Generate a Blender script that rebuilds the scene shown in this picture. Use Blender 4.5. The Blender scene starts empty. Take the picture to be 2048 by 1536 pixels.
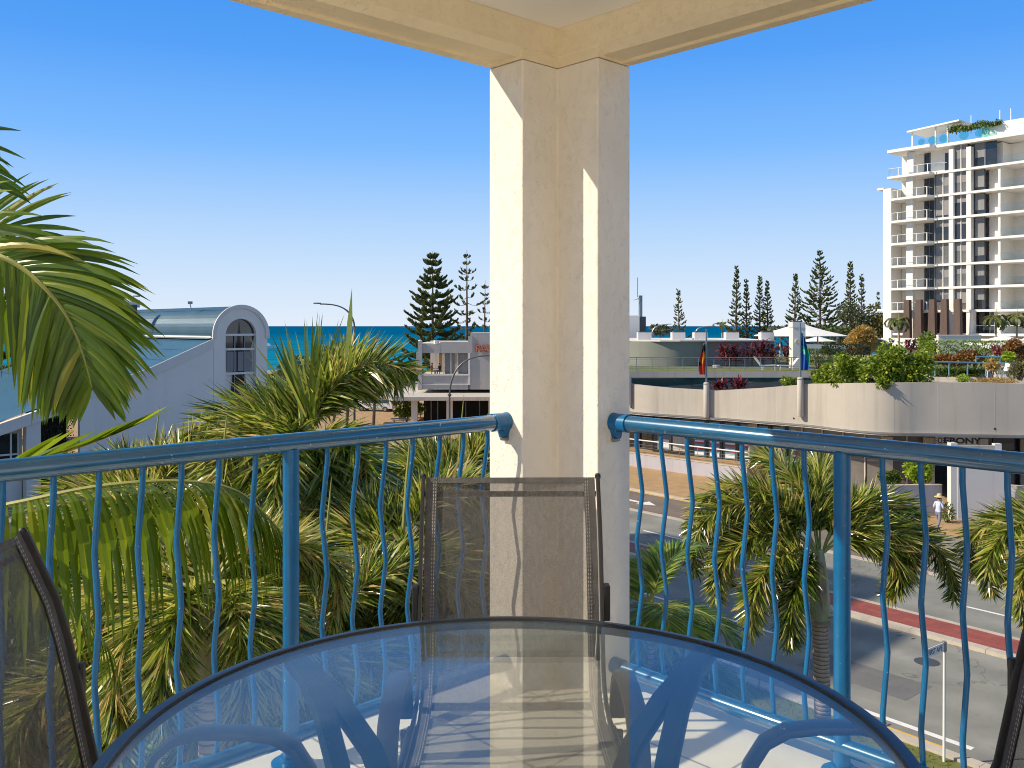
import bpy, math, random
from mathutils import Vector, Matrix
S = bpy.context.scene
COL = S.collection
PI = math.pi
rnd = random.Random(11)
V = Vector
F = 1816.0          # focal length in photo pixels
CAMZ = 10.0         # eye height above the street
def at(px, py, Y):
    return V(((px-1024)/F*Y, Y, CAMZ-(py-652)/F*Y))
def gnd(px, py, z=0.0):
    Y = (CAMZ-z)*F/(py-652)
    return V(((px-1024)/F*Y, Y, z))

# ------------------------------------------------------------------ materials
def nn_(t, typ, **kw):
    n = t.nodes.new(typ)
    for k, v in kw.items():
        setattr(n, k, v)
    return n
def mat(name, col, rough=.6, metal=0.0, var=.12, vscale=3.0, bump=0.0, bscale=40.0, spec=.5, coat=0.0, col2=None, stretch=None, streak=0.0):
    m = bpy.data.materials.new(name); m.use_nodes = True
    t = m.node_tree; b = t.nodes['Principled BSDF']
    b.inputs['Roughness'].default_value = rough
    b.inputs['Metallic'].default_value = metal
    b.inputs['Specular IOR Level'].default_value = spec
    b.inputs['Coat Weight'].default_value = coat
    b.inputs['Coat Roughness'].default_value = .08
    tc = nn_(t, 'ShaderNodeTexCoord')
    src = tc.outputs['Object']
    if stretch:
        mp = nn_(t, 'ShaderNodeMapping'); mp.inputs['Scale'].default_value = stretch
        t.links.new(src, mp.inputs[0]); src = mp.outputs[0]
    n = nn_(t, 'ShaderNodeTexNoise'); n.inputs['Scale'].default_value = vscale; n.inputs['Detail'].default_value = 6
    n.inputs['Roughness'].default_value = .65
    t.links.new(src, n.inputs['Vector'])
    mx = nn_(t, 'ShaderNodeMix', data_type='RGBA')
    c = V(col)
    ca = c*(1-var); cb = V(col2) if col2 else c*(1+var)
    mx.inputs['A'].default_value = (*ca, 1); mx.inputs['B'].default_value = (*[min(x, .95) for x in cb], 1)
    mr = nn_(t, 'ShaderNodeMapRange'); mr.inputs['From Min'].default_value = .3; mr.inputs['From Max'].default_value = .7
    t.links.new(n.outputs['Fac'], mr.inputs['Value']); t.links.new(mr.outputs['Result'], mx.inputs['Factor'])
    out = mx.outputs['Result']
    if streak:
        mp2 = nn_(t, 'ShaderNodeMapping'); mp2.inputs['Scale'].default_value = (2.2, 2.2, .12)
        t.links.new(tc.outputs['Object'], mp2.inputs[0])
        n3 = nn_(t, 'ShaderNodeTexNoise'); n3.inputs['Scale'].default_value = 1.0; n3.inputs['Detail'].default_value = 5
        t.links.new(mp2.outputs[0], n3.inputs['Vector'])
        m3 = nn_(t, 'ShaderNodeMapRange'); m3.inputs['From Min'].default_value = .5; m3.inputs['From Max'].default_value = .8
        m3.inputs['To Max'].default_value = streak
        t.links.new(n3.outputs['Fac'], m3.inputs['Value'])
        mx3 = nn_(t, 'ShaderNodeMix', data_type='RGBA')
        t.links.new(m3.outputs['Result'], mx3.inputs['Factor']); t.links.new(out, mx3.inputs['A'])
        mx3.inputs['B'].default_value = (.16, .14, .12, 1); out = mx3.outputs['Result']
    t.links.new(out, b.inputs['Base Color'])
    if bump:
        n2 = nn_(t, 'ShaderNodeTexNoise'); n2.inputs['Scale'].default_value = bscale; n2.inputs['Detail'].default_value = 4
        t.links.new(src, n2.inputs['Vector'])
        bp = nn_(t, 'ShaderNodeBump'); bp.inputs['Strength'].default_value = bump; bp.inputs['Distance'].default_value = .01
        t.links.new(n2.outputs['Fac'], bp.inputs['Height']); t.links.new(bp.outputs[0], b.inputs['Normal'])
    return m
def leafmat(name, stops, rough=.38, trans=.32, spec=.5, patch=None):
    """leaf colour picked by the per-leaf attribute 'tint'"""
    m = bpy.data.materials.new(name); m.use_nodes = True
    t = m.node_tree; b = t.nodes['Principled BSDF']; o = t.nodes['Material Output']
    a = nn_(t, 'ShaderNodeAttribute', attribute_name='tint')
    r = nn_(t, 'ShaderNodeValToRGB')
    e = r.color_ramp.elements
    while len(e) < len(stops): e.new(.5)
    for i, (p, c) in enumerate(stops):
        e[i].position = p; e[i].color = (*c, 1)
    t.links.new(a.outputs['Fac'], r.inputs[0])
    b.inputs['Roughness'].default_value = rough; b.inputs['Specular IOR Level'].default_value = spec
    t.links.new(r.outputs[0], b.inputs['Base Color'])
    tr = nn_(t, 'ShaderNodeBsdfTranslucent')
    hs = nn_(t, 'ShaderNodeHueSaturation'); hs.inputs['Value'].default_value = 1.6; hs.inputs['Hue'].default_value = .485
    t.links.new(r.outputs[0], hs.inputs['Color']); t.links.new(hs.outputs[0], tr.inputs[0])
    mx = nn_(t, 'ShaderNodeMixShader'); mx.inputs[0].default_value = trans
    t.links.new(b.outputs[0], mx.inputs[1]); t.links.new(tr.outputs[0], mx.inputs[2])
    t.links.new(mx.outputs[0], o.inputs[0])
    return m
M = {}
def stucco(name, col, stretch, strength, stain=False):
    m = mat(name, col, .85, var=.05, vscale=2.5, spec=.25)
    t = m.node_tree; b = t.nodes['Principled BSDF']
    tc = nn_(t, 'ShaderNodeTexCoord')
    mp = nn_(t, 'ShaderNodeMapping'); mp.inputs['Scale'].default_value = stretch
    t.links.new(tc.outputs['Object'], mp.inputs[0])
    n = nn_(t, 'ShaderNodeTexNoise'); n.inputs['Scale'].default_value = 84; n.inputs['Detail'].default_value = 2; n.inputs['Distortion'].default_value = .5
    t.links.new(mp.outputs[0], n.inputs['Vector'])
    s = nn_(t, 'ShaderNodeMath', operation='SUBTRACT'); s.inputs[1].default_value = .5
    t.links.new(n.outputs['Fac'], s.inputs[0])
    ab = nn_(t, 'ShaderNodeMath', operation='ABSOLUTE'); t.links.new(s.outputs[0], ab.inputs[0])
    mr = nn_(t, 'ShaderNodeMapRange'); mr.inputs['From Max'].default_value = .06
    t.links.new(ab.outputs[0], mr.inputs['Value'])
    # broken strokes: only where a broad noise is high
    n4 = nn_(t, 'ShaderNodeTexNoise'); n4.inputs['Scale'].default_value = 34; t.links.new(mp.outputs[0], n4.inputs['Vector'])
    m4 = nn_(t, 'ShaderNodeMapRange'); m4.inputs['From Min'].default_value = .47; m4.inputs['From Max'].default_value = .68
    t.links.new(n4.outputs['Fac'], m4.inputs['Value'])
    mxs = nn_(t, 'ShaderNodeMath', operation='MAXIMUM')
    inv = nn_(t, 'ShaderNodeMath', operation='SUBTRACT'); inv.inputs[0].default_value = 1.0
    t.links.new(m4.outputs[0], inv.inputs[1]); t.links.new(mr.outputs[0], mxs.inputs[0]); t.links.new(inv.outputs[0], mxs.inputs[1])
    n2 = nn_(t, 'ShaderNodeTexNoise'); n2.inputs['Scale'].default_value = 160; n2.inputs['Detail'].default_value = 3
    t.links.new(tc.outputs['Object'], n2.inputs['Vector'])
    ad = nn_(t, 'ShaderNodeMath', operation='MULTIPLY_ADD'); ad.inputs[1].default_value = .25
    t.links.new(n2.outputs['Fac'], ad.inputs[0]); t.links.new(mxs.outputs[0], ad.inputs[2])
    bp = nn_(t, 'ShaderNodeBump'); bp.inputs['Strength'].default_value = strength; bp.inputs['Distance'].default_value = .007
    t.links.new(ad.outputs[0], bp.inputs['Height']); t.links.new(bp.outputs[0], b.inputs['Normal'])
    return m
M['stucco'] = stucco('cream stucco', (.83, .765, .665), (1, 1, .7), .46)
M['stucco_beam'] = stucco('cream stucco beam', (.85, .73, .52), (1, 1, 1), .45)  # tanner than the column: the beams' warm shade put into the colour
M['ceiling'] = mat('ceiling paint', (.88, .86, .81), .9, var=.02, bump=.12, bscale=120)
M['blue'] = mat('blue enamel', (.002, .118, .285), .30, var=.12, vscale=14, coat=.25, spec=.4, bump=.02, bscale=30)
M['railblue'] = mat('glossy blue enamel', (.003, .095, .20), .28, metal=.1, var=.14, vscale=9, coat=1.0, spec=.5, bump=.02, bscale=14)
M['railblue'].node_tree.nodes['Principled BSDF'].inputs['Coat IOR'].default_value = 1.75
M['railblue'].node_tree.nodes['Principled BSDF'].inputs['Coat Roughness'].default_value = .07
def specks(m, sc, lo, col):
    t = m.node_tree; b = t.nodes['Principled BSDF']; src = b.inputs['Base Color'].links[0].from_socket
    tc = nn_(t, 'ShaderNodeTexCoord'); n = nn_(t, 'ShaderNodeTexNoise'); n.inputs['Scale'].default_value = sc; n.inputs['Detail'].default_value = 2
    t.links.new(tc.outputs['Object'], n.inputs['Vector'])
    r = nn_(t, 'ShaderNodeMapRange'); r.inputs['From Min'].default_value = lo; r.inputs['From Max'].default_value = lo+.03; r.inputs['To Max'].default_value = .75
    t.links.new(n.outputs['Fac'], r.inputs['Value'])
    mx = nn_(t, 'ShaderNodeMix', data_type='RGBA'); t.links.new(r.outputs[0], mx.inputs['Factor']); t.links.new(src, mx.inputs['A']); mx.inputs['B'].default_value = (*col, 1)
    t.links.new(mx.outputs['Result'], b.inputs['Base Color'])
for k_ in ('blue', 'railblue'): specks(M[k_], 75, .72, (.42, .50, .54))      # salt spots and chips
M['frame'] = mat('bronze powdercoat', (.035, .032, .032), .38, metal=.3, var=.12)
M['rim'] = mat('dark blue rim', (.022, .04, .07), .28, metal=.5, var=.15, vscale=20)
M['tableleg'] = mat('steel blue table tube', (.016, .034, .05), .4, metal=.4, var=.12)
M['black'] = mat('black rubber', (.012, .012, .013), .5, var=.1)
M['steel'] = mat('bracket steel', (.35, .33, .30), .35, metal=.9, var=.2, vscale=60)
M['white'] = mat('white render', (.70, .665, .61), .8, var=.03, vscale=.8, streak=.10)
M['offwhite'] = mat('off white render', (.52, .48, .42), .85, var=.05, vscale=.5, streak=.35)
M['podium'] = mat('podium cream wall', (.45, .41, .345), .85, var=.07, vscale=.35, bump=.1, bscale=3, streak=.4)
M['greenwall'] = mat('grey green wall', (.24, .25, .21), .85, var=.06, vscale=.4, streak=.2)
M['greywall'] = mat('pale grey render', (.80, .745, .67), .85, var=.03, vscale=.6, streak=.10)
M['restgrey'] = mat('restaurant grey paint', (.43, .405, .375), .85, var=.05, vscale=.6, streak=.15)
M['lilac'] = mat('lilac grey wall', (.43, .41, .44), .85, var=.05, vscale=.7, streak=.25)
M['towerwhite'] = mat('tower white', (.77, .74, .69), .8, var=.025, vscale=.3, streak=.06)
M['grey'] = mat('mid grey paint', (.20, .20, .20), .6, var=.1)
M['darkgrey'] = mat('dark grey', (.06, .065, .07), .5, var=.12)
M['brown'] = mat('brown timber cladding', (.105, .065, .05), .7, var=.3, vscale=1.0, stretch=(6, 6, .3))
M['timber'] = mat('weathered timber', (.30, .20, .12), .7, var=.25, vscale=2, stretch=(1, 6, 6))
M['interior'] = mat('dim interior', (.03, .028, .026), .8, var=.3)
M['curtain'] = mat('grey curtain', (.24, .235, .23), .9, var=.2, vscale=2, stretch=(7, 7, .05))
M['bluepaint'] = mat('pale blue rail paint', (.13, .28, .36), .4, var=.1)
M['navygrey'] = mat('blue grey metal', (.16, .22, .27), .4, metal=.3, var=.1)
M['galv'] = mat('galvanised', (.38, .38, .37), .45, metal=.6, var=.15, vscale=8)
M['poledark'] = mat('dark lamp pole', (.12, .125, .13), .5, metal=.3, var=.12)
M['plastic'] = mat('white plastic', (.74, .73, .70), .4, var=.03)
M['canvas'] = mat('white canvas', (.80, .78, .74), .85, var=.04, vscale=1.2)
M['trunk'] = None
M['bark'] = mat('pine bark', (.12, .09, .07), .9, var=.3, vscale=2)
M['stem'] = mat('shrub stem', (.12, .09, .06), .9, var=.3, vscale=6)
M['crownshaft'] = mat('crownshaft', (.38, .46, .16), .45, var=.28, vscale=3, stretch=(6, 6, .5), col2=(.50, .44, .27))
M['rachis'] = mat('palm rachis', (.30, .30, .07), .5, var=.2)
M['spathe'] = mat('dry palm husk', (.38, .27, .16), .8, var=.3, vscale=9)
M['asphalt'] = mat('asphalt', (.235, .232, .20), .9, var=.22, vscale=.45, bump=.4, bscale=60, streak=.0)
M['asphalt2'] = mat('brown asphalt', (.19, .15, .12), .9, var=.15, vscale=.5, bump=.3, bscale=60)
M['concrete'] = mat('kerb concrete', (.48, .42, .34), .9, var=.14, vscale=1.8, bump=.15, bscale=30)
M['paving'] = mat('tan pavers', (.40, .26, .13), .9, var=.16, vscale=1.2, bump=.2, bscale=25)
M['linewhite'] = mat('road paint white', (.74, .73, .70), .8, var=.10, vscale=5)
M['lineyellow'] = mat('road paint yellow', (.75, .44, .03), .7, var=.12, vscale=3)
M['soil'] = mat('garden mulch', (.055, .045, .035), .95, var=.35, vscale=2, bump=.5, bscale=18)
M['land'] = mat('far land', (.27, .25, .21), .95, var=.3, vscale=.05)
M['sand'] = mat('beach sand', (.50, .42, .30), .95, var=.1, vscale=.2)
M['orange'] = mat('orange red letters', (.40, .045, .012), .5, var=.05)
M['cream'] = mat('cream letters', (.78, .36, .18), .5, var=.05)
M['signcream'] = mat('beige sign', (.62, .52, .36), .5, var=.08)
M['ink'] = mat('dark letters', (.012, .012, .014), .5, var=.05)
M['signwhite'] = mat('sign white', (.75, .75, .74), .4, var=.03)
M['skin'] = mat('skin', (.48, .28, .20), .55, var=.06)
M['shirt'] = mat('pale blue shirt', (.55, .60, .75), .8, var=.06, vscale=12)
M['pink'] = mat('coral pink shirt', (.62, .16, .16), .8, var=.08, vscale=12)
M['straw'] = mat('straw hat', (.62, .47, .22), .85, var=.12, vscale=40)
M['trousers'] = mat('grey trousers', (.20, .20, .23), .85, var=.1, vscale=12)
M['darkcloth'] = mat('dark clothes', (.03, .03, .035), .85, var=.2)
M['carwhite'] = mat('white car paint', (.72, .73, .74), .2, var=.03, coat=.6)
M['caryellow'] = mat('yellow car paint', (.75, .42, .02), .25, var=.03, coat=.6)
M['carred'] = mat('red car paint', (.38, .03, .02), .25, var=.03, coat=.6)
M['tyre'] = mat('tyre', (.02, .02, .02), .85, var=.1)

def roofmat(name, col, axis, period):
    m = mat(name, col, .38, metal=.15, var=.10, vscale=.5)
    t = m.node_tree; b = t.nodes['Principled BSDF']
    tc = nn_(t, 'ShaderNodeTexCoord'); d = nn_(t, 'ShaderNodeVectorMath', operation='DOT_PRODUCT')
    d.inputs[1].default_value = axis; t.links.new(tc.outputs['Object'], d.inputs[0])
    mu = nn_(t, 'ShaderNodeMath', operation='MULTIPLY'); mu.inputs[1].default_value = 2*PI/period
    si = nn_(t, 'ShaderNodeMath', operation='SINE'); t.links.new(d.outputs['Value'], mu.inputs[0]); t.links.new(mu.outputs[0], si.inputs[0])
    bp = nn_(t, 'ShaderNodeBump'); bp.inputs['Strength'].default_value = .6; bp.inputs['Distance'].default_value = .02
    t.links.new(si.outputs[0], bp.inputs['Height']); t.links.new(bp.outputs[0], b.inputs['Normal'])
    return m
def glassmat(name, col, rough=.03, metal=.0):
    m = mat(name, col, rough, metal=metal, var=.35, vscale=.6, spec=.9)
    return m
M['winblue'] = glassmat('blue window glass', (.02, .05, .09))
M['wingrey'] = glassmat('grey window glass', (.13, .128, .12))
M['windark'] = glassmat('dark window glass', (.022, .024, .028))
M['carglass'] = glassmat('car glass', (.02, .025, .03))
def thinglass(name, tint, base=0.04, rough=0.0, dust=0.0):
    m = bpy.data.materials.new(name); m.use_nodes = True
    t = m.node_tree; t.nodes.remove(t.nodes['Principled BSDF']); o = t.nodes['Material Output']
    tr = nn_(t, 'ShaderNodeBsdfTransparent'); tr.inputs[0].default_value = (*tint, 1)
    gl = nn_(t, 'ShaderNodeBsdfGlossy'); gl.inputs['Roughness'].default_value = rough
    lw = nn_(t, 'ShaderNodeLayerWeight'); lw.inputs[0].default_value = .5
    pw = nn_(t, 'ShaderNodeMath', operation='POWER'); pw.inputs[1].default_value = 5
    t.links.new(lw.outputs['Facing'], pw.inputs[0])
    fr = nn_(t, 'ShaderNodeMath', operation='MULTIPLY_ADD'); fr.inputs[1].default_value = (1-base)*1.15; fr.inputs[2].default_value = base
    t.links.new(pw.outputs[0], fr.inputs[0])
    mx = nn_(t, 'ShaderNodeMixShader')
    t.links.new(fr.outputs[0], mx.inputs[0]); t.links.new(tr.outputs[0], mx.inputs[1]); t.links.new(gl.outputs[0], mx.inputs[2])
    t.links.new(mx.outputs[0], o.inputs[0])
    if dust:   # thin film of dust and fine scratches on the glass
        df = nn_(t, 'ShaderNodeBsdfDiffuse'); df.inputs[0].default_value = (.62, .78, .84, 1)
        tc = nn_(t, 'ShaderNodeTexCoord'); n = nn_(t, 'ShaderNodeTexNoise'); n.inputs['Scale'].default_value = 6; n.inputs['Detail'].default_value = 9; n.inputs['Roughness'].default_value = .75
        t.links.new(tc.outputs['Object'], n.inputs['Vector'])
        mr = nn_(t, 'ShaderNodeMapRange'); mr.inputs['From Min'].default_value = .3; mr.inputs['From Max'].default_value = .75; mr.inputs['To Min'].default_value = dust*.5; mr.inputs['To Max'].default_value = dust*1.5
        t.links.new(n.outputs['Fac'], mr.inputs['Value'])
        m2 = nn_(t, 'ShaderNodeMixShader'); t.links.new(mr.outputs[0], m2.inputs[0]); t.links.new(mx.outputs[0], m2.inputs[1]); t.links.new(df.outputs[0], m2.inputs[2])
        t.links.new(m2.outputs[0], o.inputs[0])
    return m
M['tableglass'] = thinglass('table glass', (.93, .965, .955), base=.06, dust=.03)
M['balglass'] = thinglass('balustrade glass', (.95, .985, .98), .03)
M['aquaglass'] = thinglass('aqua glass', (.62, .90, .86))
def sling():
    m = bpy.data.materials.new('textile sling mesh'); m.use_nodes = True
    t = m.node_tree; b = t.nodes['Principled BSDF']; o = t.nodes['Material Output']
    tc = nn_(t, 'ShaderNodeTexCoord')
    w1 = nn_(t, 'ShaderNodeTexWave', wave_type='BANDS', bands_direction='X'); w1.inputs['Scale'].default_value = 95
    w1.inputs['Distortion'].default_value = .4; w1.inputs['Detail'].default_value = 1
    w2 = nn_(t, 'ShaderNodeTexWave', wave_type='BANDS', bands_direction='Z'); w2.inputs['Scale'].default_value = 95
    w2.inputs['Distortion'].default_value = .4
    t.links.new(tc.outputs['Object'], w1.inputs[0]); t.links.new(tc.outputs['Object'], w2.inputs[0])
    mu = nn_(t, 'ShaderNodeMath', operation='MULTIPLY'); t.links.new(w1.outputs['Fac'], mu.inputs[0]); t.links.new(w2.outputs['Fac'], mu.inputs[1])
    mp = nn_(t, 'ShaderNodeMapping'); mp.inputs['Scale'].default_value = (60, 60, 1.5)
    nz = nn_(t, 'ShaderNodeTexNoise'); nz.inputs['Scale'].default_value = 2.0; nz.inputs['Detail'].default_value = 4
    t.links.new(tc.outputs['Object'], mp.inputs[0]); t.links.new(mp.outputs[0], nz.inputs['Vector'])
    mx = nn_(t, 'ShaderNodeMix', data_type='RGBA')
    mx.inputs['A'].default_value = (.045, .041, .038, 1); mx.inputs['B'].default_value = (.15, .138, .125, 1)
    t.links.new(nz.outputs['Fac'], mx.inputs['Factor']); t.links.new(mx.outputs['Result'], b.inputs['Base Color'])
    b.inputs['Roughness'].default_value = .7
    tr = nn_(t, 'ShaderNodeBsdfTransparent')
    mr = nn_(t, 'ShaderNodeMapRange'); mr.inputs['From Min'].default_value = .0; mr.inputs['From Max'].default_value = .6
    mr.inputs['From Min'].default_value = .3; mr.inputs['From Max'].default_value = .7; mr.inputs['To Min'].default_value = .23; mr.inputs['To Max'].default_value = .31
    n9 = nn_(t, 'ShaderNodeTexNoise'); n9.inputs['Scale'].default_value = 420; n9.inputs['Detail'].default_value = 1; t.links.new(tc.outputs['Object'], n9.inputs['Vector'])
    t.links.new(n9.outputs['Fac'], mr.inputs['Value'])
    ms = nn_(t, 'ShaderNodeMixShader'); t.links.new(mr.outputs[0], ms.inputs[0])
    t.links.new(b.outputs[0], ms.inputs[1]); t.links.new(tr.outputs[0], ms.inputs[2]); t.links.new(ms.outputs[0], o.inputs[0])
    return m
M['sling'] = sling()
M['hem'] = mat('sling hem', (.10, .092, .085), .75, var=.3, vscale=30, bump=.4, bscale=300)
M['thread'] = mat('pale stitching', (.40, .37, .33), .8, var=.2, vscale=40)
def trunkmat():
    m = mat('ringed palm trunk', (.52, .39, .26), .85, var=.25, vscale=3, stretch=(3, 3, .6))
    t = m.node_tree; b = t.nodes['Principled BSDF']
    tc = nn_(t, 'ShaderNodeTexCoord')
    w = nn_(t, 'ShaderNodeTexWave', wave_type='BANDS', bands_direction='Z'); w.inputs['Scale'].default_value = 4.6
    w.inputs['Distortion'].default_value = 2.2; w.inputs['Detail'].default_value = 2; w.inputs['Detail Scale'].default_value = 1.2
    t.links.new(tc.outputs['Object'], w.inputs[0])
    src = b.inputs['Base Color'].links[0].from_socket
    r = nn_(t, 'ShaderNodeMapRange'); r.inputs['From Min'].default_value = .0; r.inputs['From Max'].default_value = .3
    r.inputs['To Min'].default_value = .35; r.inputs['To Max'].default_value = 1
    t.links.new(w.outputs['Fac'], r.inputs['Value'])
    mx = nn_(t, 'ShaderNodeMix', data_type='RGBA', blend_type='MULTIPLY'); mx.inputs['Factor'].default_value = 1
    t.links.new(src, mx.inputs['A']); t.links.new(r.outputs[0], mx.inputs['B']); t.links.new(mx.outputs['Result'], b.inputs['Base Color'])
    bp = nn_(t, 'ShaderNodeBump'); bp.inputs['Strength'].default_value = .5; bp.inputs['Distance'].default_value = .02
    t.links.new(w.outputs['Fac'], bp.inputs['Height']); t.links.new(bp.outputs[0], b.inputs['Normal'])
    return m
M['trunk'] = trunkmat()
def brickmat(name, c1, c2, mortar, sx, sy, msize, ang, offset=.5, z=None):
    m = bpy.data.materials.new(name); m.use_nodes = True
    t = m.node_tree; b = t.nodes['Principled BSDF']
    tc = nn_(t, 'ShaderNodeTexCoord'); mp = nn_(t, 'ShaderNodeMapping'); mp.inputs['Rotation'].default_value = (0, 0, ang)
    t.links.new(tc.outputs['Object'], mp.inputs[0])
    br = nn_(t, 'ShaderNodeTexBrick'); br.offset = offset
    br.inputs['Scale'].default_value = 1; br.inputs['Brick Width'].default_value = sx; br.inputs['Row Height'].default_value = sy
    br.inputs['Mortar Size'].default_value = msize; br.inputs['Mortar Smooth'].default_value = .2
    br.inputs['Color1'].default_value = (*c1, 1); br.inputs['Color2'].default_value = (*c2, 1); br.inputs['Mortar'].default_value = (*mortar, 1)
    t.links.new(mp.outputs[0], br.inputs['Vector'])
    n = nn_(t, 'ShaderNodeTexNoise'); n.inputs['Scale'].default_value = 5; n.inputs['Detail'].default_value = 5
    t.links.new(tc.outputs['Object'], n.inputs['Vector'])
    mr = nn_(t, 'ShaderNodeMapRange'); mr.inputs['To Min'].default_value = .78; mr.inputs['To Max'].default_value = 1.15
    t.links.new(n.outputs['Fac'], mr.inputs['Value'])
    mx = nn_(t, 'ShaderNodeMix', data_type='RGBA', blend_type='MULTIPLY'); mx.inputs['Factor'].default_value = 1
    t.links.new(br.outputs['Color'], mx.inputs['A']); t.links.new(mr.outputs[0], mx.inputs['B']); t.links.new(mx.outputs['Result'], b.inputs['Base Color'])
    b.inputs['Roughness'].default_value = .55
    bp = nn_(t, 'ShaderNodeBump'); bp.inputs['Strength'].default_value = .3; bp.inputs['Distance'].default_value = .004
    iv = nn_(t, 'ShaderNodeMath', operation='SUBTRACT'); iv.inputs[0].default_value = 1
    t.links.new(br.outputs['Fac'], iv.inputs[1]); t.links.new(iv.outputs[0], bp.inputs['Height']); t.links.new(bp.outputs[0], b.inputs['Normal'])
    return m
ANG = math.atan2(.6845, .729)
M['tile'] = brickmat('cream floor tile', (.86, .77, .62), (.82, .73, .58), (.36, .31, .25), .40, .40, .005, -ANG, 0.0)
M['brick'] = brickmat('red median brick', (.36, .085, .05), (.29, .065, .04), (.13, .07, .05), .62, .31, .012, math.atan2(.776, .63))
def wear(m):
    t = m.node_tree; b = t.nodes['Principled BSDF']; src = b.inputs['Base Color'].links[0].from_socket
    tc = nn_(t, 'ShaderNodeTexCoord')
    v = nn_(t, 'ShaderNodeTexVoronoi', feature='DISTANCE_TO_EDGE'); v.inputs['Scale'].default_value = .16
    nz = nn_(t, 'ShaderNodeTexNoise'); nz.inputs['Scale'].default_value = 1.3; nz.inputs['Detail'].default_value = 5
    t.links.new(tc.outputs['Object'], nz.inputs['Vector'])
    ad = nn_(t, 'ShaderNodeMix', data_type='VECTOR'); ad.inputs['Factor'].default_value = .12
    t.links.new(tc.outputs['Object'], ad.inputs['A']); 
    sc = nn_(t, 'ShaderNodeVectorMath', operation='SCALE'); sc.inputs['Scale'].default_value = 14; t.links.new(nz.outputs['Color'], sc.inputs[0]); t.links.new(sc.outputs[0], ad.inputs['B'])
    t.links.new(ad.outputs['Result'], v.inputs['Vector'])
    r = nn_(t, 'ShaderNodeMapRange'); r.inputs['From Max'].default_value = .006; r.inputs['To Min'].default_value = .62; r.inputs['To Max'].default_value = 1
    t.links.new(v.outputs['Distance'], r.inputs['Value'])
    d = nn_(t, 'ShaderNodeVectorMath', operation='DOT_PRODUCT'); d.inputs[1].default_value = (.7766, .63, 0); t.links.new(tc.outputs['Object'], d.inputs[0])
    mu = nn_(t, 'ShaderNodeMath', operation='MULTIPLY'); mu.inputs[1].default_value = 2*PI/1.85; t.links.new(d.outputs['Value'], mu.inputs[0])
    si = nn_(t, 'ShaderNodeMath', operation='SINE'); t.links.new(mu.outputs[0], si.inputs[0])
    r2 = nn_(t, 'ShaderNodeMapRange'); r2.inputs['From Min'].default_value = -1; r2.inputs['To Min'].default_value = .91; r2.inputs['To Max'].default_value = 1.04; t.links.new(si.outputs[0], r2.inputs['Value'])
    sp = nn_(t, 'ShaderNodeTexNoise'); sp.inputs['Scale'].default_value = 3.2; sp.inputs['Detail'].default_value = 3; t.links.new(tc.outputs['Object'], sp.inputs['Vector'])
    r3 = nn_(t, 'ShaderNodeMapRange'); r3.inputs['From Min'].default_value = .66; r3.inputs['From Max'].default_value = .76; r3.inputs['To Min'].default_value = 1; r3.inputs['To Max'].default_value = .74; t.links.new(sp.outputs['Fac'], r3.inputs['Value'])
    m1 = nn_(t, 'ShaderNodeMath', operation='MULTIPLY'); t.links.new(r.outputs[0], m1.inputs[0]); t.links.new(r2.outputs[0], m1.inputs[1])
    m2 = nn_(t, 'ShaderNodeMath', operation='MULTIPLY'); t.links.new(m1.outputs[0], m2.inputs[0]); t.links.new(r3.outputs[0], m2.inputs[1])
    mx = nn_(t, 'ShaderNodeMix', data_type='RGBA', blend_type='MULTIPLY'); mx.inputs['Factor'].default_value = 1
    t.links.new(src, mx.inputs['A']); t.links.new(m2.outputs[0], mx.inputs['B']); t.links.new(mx.outputs['Result'], b.inputs['Base Color'])
wear(M['asphalt']); wear(M['asphalt2'])
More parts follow.
